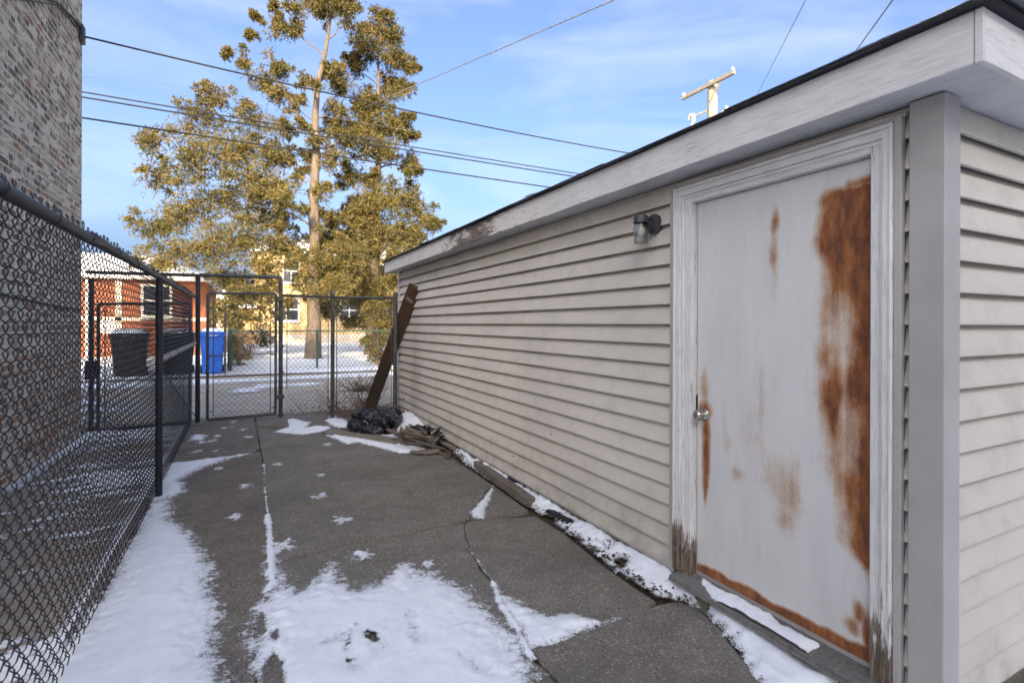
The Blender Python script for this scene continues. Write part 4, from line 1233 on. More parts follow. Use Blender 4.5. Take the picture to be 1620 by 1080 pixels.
def gate(name, label, x0, x1, y, z0, z1, mat, wmat, rails=(), bow=0.0):
    g_ = empty(name, (x0, y, 0), label, 'gate')
    r_ = 0.021
    MB().tube([(x0, y, z0), (x0, y, z1)], r_, 14).build('frame_post', mat, g_, smooth=True)
    MB().tube([(x1, y, z0 + bow), (x1, y, z1 + bow)], r_, 14).build('frame_post', mat, g_, smooth=True)
    MB().tube([(x0, y, z1), (x1, y, z1 + bow)], r_, 14).build('frame_rail', mat, g_, smooth=True)
    MB().tube([(x0, y, z0), (x1, y, z0 + bow)], r_, 14).build('frame_rail', mat, g_, smooth=True)
    for z in rails:
        MB().tube([(x0, y, z), (x1, y, z + bow)], 0.0075, 8).build('tension_rail', mat, g_, smooth=True)
    for sx in (x0 + 0.075, x1 - 0.075):
        MB().tube([(sx, y - 0.004, z0 + 0.05), (sx, y - 0.004, z1 - 0.04)], 0.0065, 8).build('tension_bar', mat, g_, smooth=True)
        for z in (z0 + 0.12, (z0 + z1) / 2, z1 - 0.1):
            xx = x0 if sx < (x0 + x1) / 2 else x1
            MB().bar((sx, y - 0.004, z), (xx, y - 0.004, z), 0.014, 0.014).build('clip', mat, g_)
    V, F = chain_link((x0 + 0.07, y, 0), (x1 - 0.07, y, 0), z0 + 0.03, z1 - 0.02, rad=0.0025, sides=4, barbs=False)
    mesh_part(g_, V, F, wmat)
    return g_
gt = gate('yard_gate', 'narrow chain link gate in rusty brown pipe standing shut below the overhead bar', -0.470, 0.470, GY - 0.03, 0.045, 1.955, M['old_pipe'], M['wire_grey'], (1.005, ), 0.02)
MB().box((0.49, GY - 0.06, 1.86), (0.56, GY + 0.02, 1.93)).build('hinge', M['old_pipe'], gt, bevel=0.006)
MB().box((0.49, GY - 0.06, 0.30), (0.60, GY + 0.02, 0.36)).build('hinge', M['old_pipe'], gt, bevel=0.006)
g2 = gate('side_gate', 'black framed chain link gate next to the brick building, seen through the fence', -1.790, -0.700, GY - 0.03, 0.0, 1.765, M['black_pipe'], M['black_vinyl'], (), 0.03)
MB().box((-1.93, GY - 0.10, 0.72), (-1.80, GY - 0.055, 0.98)).build('lock_box', M['black_pipe'], g2, bevel=0.006)

# fence from the gate post to the garage
bf = empty('back_fence', (0.58, GY, 0), 'chain link fence between the gate post and the garage corner, dry vines at its foot', 'fence')
pm, pe = (1.27, 8.65), (1.985, 7.56)
post(bf, pm[0], pm[1], 0.0, 1.99, 0.031, M['old_pipe'])
post(bf, pe[0], pe[1], -0.1, 1.95, 0.031, M['old_pipe'])
MB().tube([(0.56, GY, 1.955), (0.92, 8.90, 1.938), (pm[0], pm[1], 1.922)], 0.021, 14).build('top_rail', M['old_pipe'], bf, smooth=True)
MB().tube([(pm[0], pm[1], 1.918), (1.63, 8.10, 1.893), (pe[0], pe[1], 1.880)], 0.021, 14).build('top_rail', M['old_pipe'], bf, smooth=True)
for a_, b_ in (((0.56, GY), pm), (pm, pe)):
    A_, B_ = Vector((*a_, 0)), Vector((*b_, 0)); dd = (B_ - A_).normalized()
    V, F = chain_link(A_ + dd * 0.07, B_ - dd * 0.06, 0.07, 1.90, rad=0.0025, barbs=False, sag=0.02)
    mesh_part(bf, V, F, M['wire_grey'])
    for q in (A_ + dd * 0.09, B_ - dd * 0.075):
        MB().tube([(q.x, q.y, 0.45 if q.x < 1 else 0.15), (q.x, q.y, 1.88)], 0.0065, 8).build('tension_bar', M['old_pipe'], bf, smooth=True)
    for k in range(4):
        for q in (A_, B_):
            if k: MB().lathe([(0.034, -0.012), (0.0375, -0.01), (0.0375, 0.01), (0.034, 0.012)], (q.x, q.y, 0.3 + k * 0.42), 'z', 16).build('tension_band', M['old_pipe'], bf, smooth=True)

# ------------------------------------------------------------------ dry vines, weeds, brush
def twigs(mb, c, n, L, r0, seed, spread=1.0, upward=0.6, curl=0.5):
    r_ = random.Random(seed)
    for _ in range(n):
        p = Vector(c) + Vector((r_.uniform(-1, 1) * spread, r_.uniform(-1, 1) * spread, 0))
        d = Vector((r_.uniform(-1, 1), r_.uniform(-1, 1), r_.uniform(0.1, 1) * upward * 2)).normalized()
        l = L * r_.uniform(0.4, 1.0); k = 7
        pts = [p.copy()]
        for i in range(k):
            d = (d + Vector((r_.uniform(-1, 1), r_.uniform(-1, 1), r_.uniform(-1, 0.8))) * curl * 0.5).normalized()
            p = p + d * (l / k)
            if p.z < c[2] - 0.01: p.z = c[2]
            pts.append(p.copy())
        mb.tube(pts, [r0 * (1 - 0.75 * i / k) for i in range(k + 1)], 4)
    return mb
def leaflets(mb, c, n, spread, h, size, seed):
    r_ = random.Random(seed)
    for _ in range(n):
        p = Vector(c) + Vector((r_.gauss(0, spread[0]), r_.gauss(0, spread[1]), abs(r_.gauss(0, h))))
        a = Vector((r_.uniform(-1, 1), r_.uniform(-1, 1), r_.uniform(-1, 1))).normalized()
        b = a.cross(Vector((r_.uniform(-1, 1), r_.uniform(-1, 1), r_.uniform(-1, 1)))).normalized()
        s = size * r_.uniform(0.5, 1.2)
        mb.add([p - a * s, p + b * s * .5, p + a * s, p - b * s * .45 + Vector((0, 0, s * .3))], [(0, 1, 2, 3)])
    return mb
def vine(loc, label, n, L, seed, spread, leaves=60, upward=0.8):
    e = empty('dry_vine', loc, label, 'dead plant')
    twigs(MB(), loc, n, L, 0.0028, seed, spread, upward).build('stem', M['weed'], e, kind='stuff')
    leaflets(MB(), loc, leaves, (spread * 1.2, spread * 1.2), L * 0.28, 0.016, seed + 1).build('leaf', M['litter'], e, kind='stuff')
vine((1.27, 8.62, 0.07), 'tangled dry brown vine climbing the middle post of the back fence', 46, 0.95, 3, 0.10, 110, 1.2)
vine((1.55, 8.38, 0.05), 'thin dead weeds behind the black bag at the foot of the fence', 40, 0.75, 4, 0.18, 120, 1.0)
vine((2.10, 7.72, 0.10), 'dead weeds crowding the corner between fence end post and garage', 46, 0.42, 5, 0.11, 170, 0.7)
vine((0.92, 8.93, 0.05), 'sparse dead stalks under the fence panel next to the gate', 14, 0.55, 6, 0.22, 40, 0.9)
vine((2.17, 5.35, 0.03), 'dry weed sprouting from the snow strip by the garage wall', 16, 0.10, 16, 0.09, 60, 0.6)
bh = empty('brush_heap', (1.86, 9.15, 0.0), 'tangle of bare brush piled behind the fence around the leaning plank', 'brush')
twigs(MB(), (1.86, 9.15, 0.35), 95, 0.62, 0.006, 9, 0.14, 0.3, 1.1).build('twig', M['wood_grey'], bh, kind='stuff')
twigs(MB(), (1.90, 9.10, 0.05), 60, 0.9, 0.005, 10, 0.16, 0.9, 0.7).build('stem', M['weed'], bh, kind='stuff')

# ------------------------------------------------------------------ things lying about
# leaning plank
A_, B_ = Vector((1.915, 9.02, 0.02)), Vector((2.155, 7.13, 2.03))
pl = empty('leaning_plank', (A_.x, A_.y, 0), 'long dark brown plank leaning against the garage corner', 'plank')
ax = (B_ - A_).normalized()
nrm = Vector((-0.50, -0.86, 0)); nrm = (nrm - ax * nrm.dot(ax)).normalized()
ln = (B_ - A_).length
mb = MB()
side = ax.cross(nrm)
n = 26
vs, fs = [], []
for i in range(n + 1):
    t = i / n; c = A_.lerp(B_, t) + nrm * 0.014 * math.sin(t * 3.1)
    w = 0.095 + 0.004 * mnoise.noise(Vector((t * 13, 0, 0))); th = 0.021
    for a_, b_ in ((-1, -1), (1, -1), (1, 1), (-1, 1)):
        vs.append(c + side * (w * a_) + nrm * (th * b_))
for i in range(n):
    for k in range(4): fs.append((i * 4 + k, i * 4 + (k + 1) % 4, (i + 1) * 4 + (k + 1) % 4, (i + 1) * 4 + k))
fs += [(0, 1, 2, 3), (4 * n + 3, 4 * n + 2, 4 * n + 1, 4 * n)]
mb.add(vs, fs).build('board', M['wood_dark'], pl, bevel=0.003)
c = A_.lerp(B_, 0.915) + nrm * 0.035
MB().bar(c - side * 0.06 + ax * .01, c + side * 0.055 - ax * 0.02, 0.045, 0.022, nrm).build('nailed_block', M['wood_grey'], pl, bevel=0.003)

def free_bar(name, p, q, w, h, mat, label, cat='wood scrap', group=None, twist=0.0, bevel=0.003, sub=8, seed=0):
    """a piece of old timber with slightly uneven edges, local z along its length"""
    p, q = Vector(p), Vector(q); d = (q - p); L = d.length
    r_ = random.Random(seed)
    vs, fs = [], []
    for i in range(sub + 1):
        t = i / sub
        ww, hh = w / 2 * (1 + 0.10 * mnoise.noise(Vector((t * 5, seed * 1.7, 0)))), h / 2 * (1 + 0.14 * mnoise.noise(Vector((t * 6, seed * 2.3, 4))))
        e = r_.uniform(-0.02, 0.02) * L if i in (0, sub) else 0
        for k, (a_, b_) in enumerate(((-1, -1), (1, -1), (1, 1), (-1, 1))):
            vs.append((ww * a_, hh * b_, t * L + e * (k - 1.5) * 0.5))
    for i in range(sub):
        for k in range(4): fs.append((i * 4 + k, i * 4 + (k + 1) % 4, (i + 1) * 4 + (k + 1) % 4, (i + 1) * 4 + k))
    fs += [(0, 1, 2, 3), (4 * sub + 3, 4 * sub + 2, 4 * sub + 1, 4 * sub)]
    me = MB().add(vs, fs).mesh(name, (0, 0, 0), bevel)
    o = link(name, me, mat, None, p)
    zq = d.normalized()
    xq = Vector((0, 0, 1)).cross(zq)
    xq = xq.normalized() if xq.length > 1e-3 else Vector((1, 0, 0))
    yq = zq.cross(xq)
    m3 = Matrix((xq, yq, zq)).transposed() @ Matrix.Rotation(twist, 3, 'Z')
    o.rotation_euler = m3.to_euler()
    return tag(o, label, cat, group)

free_bar('ground_plank', (1.055, 7.50, 0.032), (1.755, 6.38, 0.034), 0.235, 0.030, M['wood_grey'], 'wide grey board lying flat in front of the black bag', 'plank', bevel=0.003, seed=2)
free_bar('timber_beam', (2.150, 4.93, 0.055), (2.095, 3.70, 0.050), 0.080, 0.080, M['wood_rot'], 'square grey timber lying beside the garage wall', 'beam', bevel=0.006, seed=3)
free_bar('thin_stick', (1.20, 7.45, 0.065), (1.60, 6.98, 0.055), 0.035, 0.022, M['wood_rot'], 'thin dark stick lying across the flat board by the bag', 'stick', seed=4)
free_bar('thin_stick', (1.72, 6.98, 0.09), (1.88, 6.52, 0.05), 0.045, 0.03, M['wood_rot'], 'dark stick propped between the bag and the heap of scraps', 'stick', seed=5)
r_ = random.Random(21)
for i in range(80):
    lay = i / 80
    cx, cy = 1.99 + r_.gauss(0, 0.11), 6.25 + r_.gauss(0, 0.30)
    an = r_.choice((r_.gauss(0.2, 0.35), r_.gauss(2.2, 0.5), r_.gauss(1.2, 0.4)))
    L = r_.uniform(0.18, 0.52)
    hgt = max(0.018, 0.20 * (1 - ((cx - 2.03) / 0.34) ** 2 - ((cy - 6.25) / 0.62) ** 2)) * lay + 0.014
    dx, dy = math.cos(an) * L / 2, math.sin(an) * L / 2
    tl = r_.uniform(-0.26, 0.20) * L
    x1, x2 = min(2.16, cx - dx), min(2.16, cx + dx)
    free_bar('wood_scrap', (x1, cy - dy, max(.014, hgt - tl)), (x2, cy + dy, max(.014, hgt + tl)), r_.uniform(0.022, 0.065), r_.uniform(0.008, 0.020), M['wood_rot'] if r_.random() < .8 else M['wood_grey'],
             'rotten splinter of wood in the heap against the garage wall', 'wood scrap', 'wood scraps in the heap', r_.uniform(-0.7, 0.7), 0.002, 4, i)
free_bar('wood_scrap', (2.08, 6.3, 0.10), (2.17, 5.62, 0.075), 0.05, 0.03, M['wood_grey'], 'longest grey stick sticking out of the heap along the wall', 'wood scrap', seed=70)
free_bar('wood_scrap', (1.74, 5.93, 0.015), (2.02, 5.86, 0.018), 0.05, 0.022, M['wood_grey'], 'flat lath lying on the concrete in front of the heap', 'wood scrap', seed=71)
free_bar('wood_scrap', (1.66, 6.15, 0.016), (2.00, 5.98, 0.022), 0.045, 0.02, M['wood_rot'], 'split lath at the near foot of the heap', 'wood scrap', seed=72)
free_bar('roofing_scrap', (1.95, 6.55, 0.185), (2.05, 6.15, 0.195), 0.17, 0.010, M['rubber'], 'dark flat roofing scrap on top of the heap', 'roofing scrap', seed=73, twist=0.1)
MB().box((1.38, 6.90, 0.006), (1.47, 7.0, 0.02)).build('cardboard_scrap', M['paper'], origin=(1.42, 6.95, 0.006), bevel=0.004)
tag(bpy.data.objects['cardboard_scrap'], 'small tan cardboard scrap beneath the edge of the black bag', 'scrap')
# flat dark plate behind the beam, and the toothed rubber strip
mb = MB().add([(2.205, 4.80, 0.09), (2.165, 4.72, 0.07), (2.165, 4.20, 0.062), (2.215, 4.12, 0.085), (2.205, 4.80, 0.098), (2.165, 4.72, 0.078), (2.165, 4.20, 0.07), (2.215, 4.12, 0.093)],
              [(0, 3, 2, 1), (4, 5, 6, 7), (0, 1, 5, 4), (1, 2, 6, 5), (2, 3, 7, 6), (3, 0, 4, 7)])
tag(mb.build('roofing_scrap', M['rubber'], origin=(2.18, 4.5, 0.06)), 'flat black sheet wedged between the timber and the garage wall', 'roofing scrap')
mb = MB()
k = 18
top = []
for i in range(k + 1):
    t = i / k
    top.append(Vector((2.15 + 0.045 * math.sin(t * 3.0) * -1 + 0.03 * t, 3.50 - 0.36 * t, 0.052 + 0.012 * math.sin(t * 3.1))))
for i in range(k):
    mb.bar(top[i], top[i + 1], 0.045, 0.012)
    if i % 2: mb.bar(top[i] + Vector((-0.022, 0, 0)), top[i] + Vector((-0.045, 0.0, -0.012)), 0.014, 0.012)
tag(mb.build('rubber_strip', M['rubber'], origin=(2.15, 3.3, 0.03)), 'curved black toothed rubber strip on the snow by the wall', 'rubber strip')
# dead leaves along the wall
mb = MB()
r_ = random.Random(4)
for i in range(620):
    y = r_.choice((r_.gauss(2.72, 0.28), r_.gauss(2.5, 0.3), r_.uniform(2.1, 5.8)))
    x = r_.uniform(2.02, 2.19); s = r_.uniform(0.006, 0.019); an = r_.uniform(0, 6.3)
    z = 0.03 + (x - 2.03) * 0.16 + r_.uniform(-.002, .010)
    ca, sa = math.cos(an) * s, math.sin(an) * s
    mb.add([(x - ca, y - sa, z), (x + sa * .55, y - ca * .55, z + r_.uniform(.001, s * .7)), (x + ca, y + sa, z + r_.uniform(0, s * .6)), (x - sa * .55, y + ca * .55, z + r_.uniform(-.001, s * .5))], [(0, 1, 2, 3)])
tag(mb.build('leaf_litter', M['litter'], origin=(2.1, 2.8, 0)), 'dark dead leaves scattered in the snow strip along the garage', 'leaf litter', kind='stuff')

# grit and crumbs of leaf blown over the concrete
mb = MB()
r_ = random.Random(44)
for i in range(900):
    x, y = r_.uniform(-0.6, 2.05), 1.3 + 7.2 * r_.random() ** 1.5
    s = r_.uniform(0.002, 0.0065) * (1.6 if r_.random() < .1 else 1)
    an = r_.uniform(0, 6.3); ca, sa = math.cos(an) * s, math.sin(an) * s
    mb.add([(x - ca, y - sa, .008), (x + sa * .7, y - ca * .7, .008), (x + ca, y + sa, .008), (x - sa * .7, y + ca * .7, .008), (x, y, .008 + s * .8)], [(0, 1, 4), (1, 2, 4), (2, 3, 4), (3, 0, 4)])
tag(mb.build('grit', M['litter'], origin=(0.7, 4, 0)), 'crumbs of leaf and grit scattered over the concrete', 'grit', kind='stuff')
# black bin bag
def crumple(dx, dy, dz, ax, n, seed, soft=26.0):
    """film pulled tight over lumps: soft minimum over random flat facets of an ellipsoid"""
    r_ = np.random.default_rng(seed)
    N = r_.normal(0, 1, (n, 3)); N /= np.linalg.norm(N, axis=1, keepdims=True)
    h = np.sqrt(((N * np.array(ax)) ** 2).sum(1)) * r_.uniform(0.80, 1.06, n)
    inv = np.zeros(dx.shape)
    for (nx, ny, nz), hh in zip(N, h):
        k = np.clip((dx * nx + dy * ny + dz * nz) / hh, 0, None)
        inv = inv + k ** soft
    return 1.0 / (inv ** (1 / soft) + 1e-6)
th = np.linspace(0, 2 * np.pi, 260, endpoint=False); ph = np.linspace(0.01, np.pi - 0.01, 130)
T_, P_ = np.meshgrid(th, ph)
dx, dy, dz = np.sin(P_) * np.cos(T_), np.sin(P_) * np.sin(T_), np.cos(P_)
idx = np.arange(T_.size).reshape(T_.shape)
bq = np.stack([idx[:-1], idx[1:], np.roll(idx[1:], -1, 1), np.roll(idx[:-1], -1, 1)], -1).reshape(-1, 4)
V, F = [], []
o_ = 0
for (cx, cy, cz, ax, n_, sd) in ((0.05, 0, 0.20, (.30, .24, .23), 46, 1), (0.26, 0.02, 0.27, (.17, .17, .19), 34, 2), (-0.24, 0.0, 0.13, (.20, .18, .15), 36, 3), (-0.27, 0.08, 0.28, (.12, .12, .09), 26, 4), (0.0, -0.16, 0.09, (.24, .13, .12), 36, 5), (-0.06, 0.0, 0.33, (.24, .15, .09), 30, 6)):
    r1 = crumple(dx, dy, dz, ax, n_, sd)
    fold = np.abs(fbm(dx * 3.4 + cx * 9, dy * 3.4, dz * 3.4 + sd, 3, sd) - 0.5)
    r1 = r1 * (1.0 - 0.9 * np.clip(0.07 - fold, 0, 1)) + 0.008 * (fbm(dx * 9, dy * 9, dz * 9, 2, sd + 40) - 0.5)
    q = np.stack([cx + dx * r1, cy + dy * r1, cz + dz * r1], -1).reshape(-1, 3)
    q[:, 2] = np.maximum(q[:, 2], 0.004 + 0.004 * np.sin(q[:, 0] * 37))
    V.append(q); F.append(bq + o_); o_ += len(q)
V = np.concatenate(V) * np.array([0.86, 0.86, 0.80])
an = -0.45
V = V @ np.array([[math.cos(an), -math.sin(an), 0], [math.sin(an), math.cos(an), 0], [0, 0, 1]]).T
bag = link('trash_bag', np_mesh('trash_bag', V, np.concatenate(F), True), M['bag'], None, (1.60, 7.18, 0.005))
tag(bag, 'crumpled shiny black bin bag slumped against the back fence', 'bag')
# ------------------------------------------------------------------ utility pole and wires
PX, PY = 12.35, 11.0
pole = empty('utility_pole', (PX, PY, 0), 'sunlit wooden utility pole with crossarm rising behind the garage roof', 'utility pole')
MB().tube([(PX, PY, -0.3), (PX, PY, 4), (PX, PY, 8.70)], [0.19, 0.17, 0.135], 18).build('pole_shaft', M['pole'], pole, smooth=True)
MB().bar((PX - 0.17, 10.08, 8.56), (PX - 0.17, 12.02, 8.56), 0.09, 0.11).build('crossarm', M['pole'], pole, bevel=0.01)
MB().bar((PX - 0.17, 10.55, 8.50), (PX - 0.15, 10.95, 8.08), 0.03, 0.035).build('arm_brace', M['pole'], pole)
for y in (10.14, 11.97):
    MB().lathe([(0.02, 0.0), (0.045, 0.01), (0.05, 0.04), (0.035, 0.06), (0.045, 0.075), (0.03, 0.10), (0.01, 0.115)], (PX - 0.17, y, 8.615), 'z', 12).build('insulator', M['ceramic'], pole, smooth=True)
MB().lathe([(0.05, -0.02), (0.19, 0.0), (0.20, 0.05), (0.20, 0.62), (0.17, 0.70), (0.06, 0.74)], (PX + 0.20, PY - 0.35, 7.02), 'z', 20).build('transformer', M['ceramic'], pole, smooth=True)
for dx, dy in ((0.12, -0.40), (0.27, -0.28)):
    MB().lathe([(0.05, 0.0), (0.035, 0.03), (0.055, 0.05), (0.035, 0.08), (0.05, 0.10), (0.02, 0.14)], (PX + dx, PY + dy, 7.72), 'z', 10).build('bushing', M['ceramic'], pole, smooth=True)
MB().bar((PX - 0.1, PY + .1, 7.86), (PX - 0.15, PY + 0.75, 7.86), 0.035, 0.05).build('bracket', M['pole'], pole)
MB().tube([(PX - .15, PY + .78, 7.82), (PX - .15, PY + .70, 7.93), (PX - .15, PY + .60, 7.90), (PX - .15, PY + .58, 7.72), (PX - .15, PY + .66, 7.60)], [0.03, 0.05, 0.06, 0.05, 0.03], 10).build('cutout', M['ceramic'], pole, smooth=True)

def wire(label, a, b, sag, r_, mat, n=36, name='overhead_wire'):
    a, b = Vector(a), Vector(b)
    pts = [a.lerp(b, i / n) - Vector((0, 0, sag * 4 * (i / n) * (1 - i / n))) for i in range(n + 1)]
    o = MB().tube(pts, r_, 6).build(name, mat, None, origin=tuple(a), smooth=True)
    return tag(o, label, 'wire')
wire('dark cable strung from the brick corner across the trees to the pole', (BX + 0.02, 8.9, 5.36), (PX, PY, 6.22), 0.16, 0.013, M['cable'])
wire('upper of two cables running close together in front of the trees', (-16, 11, 5.52), (PX, PY, 5.36), 0.10, 0.012, M['cable'])
wire('lower of two cables running close together in front of the trees', (-16, 11, 5.44), (PX, PY, 5.27), 0.10, 0.014, M['cable'])
wire('lowest thick black cable crossing in front of the trees', (-16, 11, 5.12), (PX, PY, 4.90), 0.10, 0.015, M['cable'])
wire('faint thin wire above the paired cables beside the brick building', (-16, 11.4, 5.95), (PX, PY, 5.75), 0.12, 0.003, M['cable_grey'])
wire('grey cable rising from behind the trees to the top of the picture', (4.527, 24.677, 11.257), (6.928, 6.55, 7.711), 0.0, 0.014, M['cable_grey'])
wire('thin wire high in the sky above the utility pole', (15.229, 12.39, 8.271), (6.897, 4.315, 6.285), 0.0, 0.0065, M['cable_grey'])
wire('short dark cable slanting up from the garage roof edge', (17.594, 11.168, 9.088), (8.028, 3.73, 6.315), 0.0, 0.012, M['cable_grey'])

# ------------------------------------------------------------------ refuse carts across the alley
def cart(loc, rz, mat, label, w=0.74, h=1.22):
    e = empty('refuse_cart', loc, label, 'refuse cart', 'refuse carts across the alley', rz)
    b = MB()
    w0, d0, w1, d1 = w * 0.40, w * 0.42, w * 0.5, w * 0.53
    vs = [(-w0, -d0, 0.05), (w0, -d0, 0.05), (w0, d0, 0.05), (-w0, d0, 0.05), (-w1, -d1, h - 0.12), (w1, -d1, h - 0.12), (w1, d1, h - 0.12), (-w1, d1, h - 0.12)]
    b.add(vs, [(0, 3, 2, 1), (4, 5, 6, 7), (0, 1, 5, 4), (1, 2, 6, 5), (2, 3, 7, 6), (3, 0, 4, 7)])
    b.build('body', mat, e, local=True, bevel=0.04, seg=2)
    MB().box((-w1 - .025, -d1 - .03, h - .19), (w1 + .025, d1 + .02, h - .115)).build('rim', mat, e, local=True, bevel=0.012)
    l = MB().add([(-w1 - .03, -d1 - .05, h - .11), (w1 + .03, -d1 - .05, h - .11), (w1 + .03, d1 + .04, h - .11), (-w1 - .03, d1 + .04, h - .11), (-w1 * .8, -d1 * .85, h), (w1 * .8, -d1 * .85, h), (w1 * .8, d1 * .9, h + .01), (-w1 * .8, d1 * .9, h + .01)],
             [(0, 3, 2, 1), (4, 5, 6, 7), (0, 1, 5, 4), (1, 2, 6, 5), (2, 3, 7, 6), (3, 0, 4, 7)])
    l.build('lid', mat, e, local=True, bevel=0.015)
    s_ = MB().add([(-w1 * .95, -d1 * 1.0, h - .055), (w1 * .95, -d1 * 1.0, h - .055), (w1 * .95, d1, h - .055), (-w1 * .95, d1, h - .055), (-w1 * .7, -d1 * .75, h + .04), (w1 * .7, -d1 * .75, h + .045), (w1 * .7, d1 * .8, h + .05), (-w1 * .7, d1 * .8, h + .045)],
             [(4, 5, 6, 7), (0, 1, 5, 4), (1, 2, 6, 5), (2, 3, 7, 6), (3, 0, 4, 7)])
    s_.build('snow_cap', M['snow_solid'], e, local=True, bevel=0.015)
    for sx in (-1, 1):
        MB().tube([(sx * (w0 - .02), d0 + .02, 0.13), (sx * (w0 + .05), d0 + .02, 0.13)], 0.13, 18).build('wheel', M['rubber'], e, local=True)
    MB().tube([(-w1 * .8, d1 + .03, h - .14), (-w1 * .8, d1 + .10, h - .12), (w1 * .8, d1 + .10, h - .12), (w1 * .8, d1 + .03, h - .14)], 0.016, 8).build('handle', mat, e, local=True)
    MB().box((-w1 * .5, -d1 * .93 - .012, h * 0.46), (w1 * .5, -d1 * .93 + .03, h * 0.50)).build('grab_bar', mat, e, local=True, bevel=0.006)
    for i in range(5):
        x = -0.12 + i * 0.055
        MB().box((x, -d1 - .0345, h - .165), (x + 0.034, -d1 - .028, h - .135)).build('print_mark', M['print'], e, local=True)
    return e
cart((-2.68, 17.15, 0.06), 0.08, M['bin_black'], 'left black refuse cart with snow on its lid, seen through the fence', 0.80, 1.24)
cart((-1.62, 17.10, 0.06), -0.05, M['bin_black'], 'right black refuse cart beside the blue one', 0.80, 1.24)
cart((-0.76, 17.0, 0.06), 0.05, M['bin_blue'], 'bright blue refuse cart with snow on its lid next to the gate', 0.60, 1.26)

# ------------------------------------------------------------------ low fences beyond the alley
lf = empty('low_fence', (-0.30, 17.5, 0.06), 'low green chain link fence along the far side of the alley', 'fence')
for x in (-0.31, 2.1, 4.5, 6.9):
    post(lf, x, 17.5, 0.0, 1.30, 0.032, M['green_pipe'])
MB().tube([(-0.31, 17.5, 1.275), (6.9, 17.5, 1.275)], 0.02, 10).build('top_rail', M['green_pipe'], lf, smooth=True)
V, F = chain_link((-0.28, 17.5, 0), (6.9, 17.5, 0), 0.10, 1.26, P=0.075, rad=0.0017, sides=3, barbs=False)
mesh_part(lf, V, F, M['green_pipe'])
gs = empty('slat_fence', (-0.32, 17.6, 0.06), 'green slatted fence running back from the alley into the yard', 'fence')
for i in range(34):
    y = 17.66 + i * 0.29
    h = 1.22 + 0.05 * math.sin(i * 2.7)
    MB().box((-0.335 + .01 * math.sin(i), y, 0.08), (-0.305 + .01 * math.sin(i), y + 0.20, h)).build('slat', M['green_slat'], gs)
for i in range(5):
    post(gs, -0.37, 17.6 + i * 2.4, 0.0, 1.32, 0.03, M['green_pipe'])
tp = empty('steel_post', (-0.44, 16.75, 0.06), 'slim grey steel post beside the blue cart', 'post')
post(tp, -0.44, 16.75, 0.0, 1.83, 0.03, M['old_pipe'])

# ------------------------------------------------------------------ houses across the alley
def window(parent, x0, x1, z0, z1, y, mull=True):
    w_ = MB()
    t = 0.09
    w_.box((x0 - t, y - 0.05, z0 - t), (x1 + t, y + 0.02, z0)).box((x0 - t, y - 0.05, z1), (x1 + t, y + 0.02, z1 + t))
    w_.box((x0 - t, y - 0.049, z0), (x0, y + 0.02, z1)).box((x1, y - 0.049, z0), (x1 + t, y + 0.02, z1))
    if mull:
        zm = (z0 + z1) / 2
        w_.box((x0, y - 0.035, zm - 0.03), (x1, y + 0.02, zm + 0.03)).box(((x0 + x1) / 2 - .025, y - 0.03, z0), ((x0 + x1) / 2 + .025, y + .02, z1))
    o = w_.build('window', M['white_trim'], parent)
    MB().box((x0, y - 0.012, z0), (x1, y + 0.012, z1)).build('pane', M['pane'], o)
    MB().box((x0 - t * 1.6, y - 0.13, z0 - t - 0.09), (x1 + t * 1.6, y + 0.02, z0 - t - .002)).build('sill', M['white_trim'], o, bevel=0.01)
    return o
HY = 40.0
yh = empty('yellow_house', (7, HY, 0), 'two storey yellow brick house with snowy roof behind the cedar trees', 'house')
MB().box((0.90, HY, -0.2), (13.5, HY + 10, 6.45)).build('wall', M['yellow_brick'], yh)
MB().box((0.80, HY - 0.06, -0.2), (13.6, HY - 0.003, 0.75)).build('plinth', M['cream_block'], yh)
rf = MB().add([(0.45, HY - 0.45, 6.45), (13.95, HY - 0.45, 6.45), (13.95, HY + 10.4, 6.45), (0.45, HY + 10.4, 6.45), (0.45, HY - 0.45, 6.68), (13.95, HY - 0.45, 6.68), (13.95, HY + 10.4, 6.68), (0.45, HY + 10.4, 6.68)],
      [(0, 3, 2, 1), (4, 5, 6, 7), (0, 1, 5, 4), (1, 2, 6, 5), (2, 3, 7, 6), (3, 0, 4, 7)]).build('roof', M['white_trim'], yh)
MB().add([(0.40, HY - 0.48, 6.685), (14, HY - 0.48, 6.685), (14, HY + 10.4, 6.685), (0.40, HY + 10.4, 6.685), (4.2, HY + 3.6, 8.0), (10, HY + 3.6, 8.0)],
     [(0, 1, 5, 4), (1, 2, 5), (2, 3, 4, 5), (3, 0, 4)]).build('roof_snow', M['snow_solid'], rf)
for x0, x1, z0, z1 in ((2.55, 3.55, 4.45, 6.0), (5.6, 6.6, 4.45, 6.0), (9.0, 10.0, 4.45, 6.0), (2.0, 3.5, 1.75, 3.25), (6.4, 7.7, 1.75, 3.25), (9.6, 11.0, 1.75, 3.25)):
    window(yh, x0, x1, z0, z1, HY)
MB().box((-1.2, HY + 1.5, -0.2), (0.86, HY + 7, 2.6)).build('side_porch', M['yellow_brick'], yh)
MB().box((-1.5, HY + 1.2, 2.6), (0.88, HY + 7.2, 2.85)).build('porch_roof', M['snow_solid'], yh)

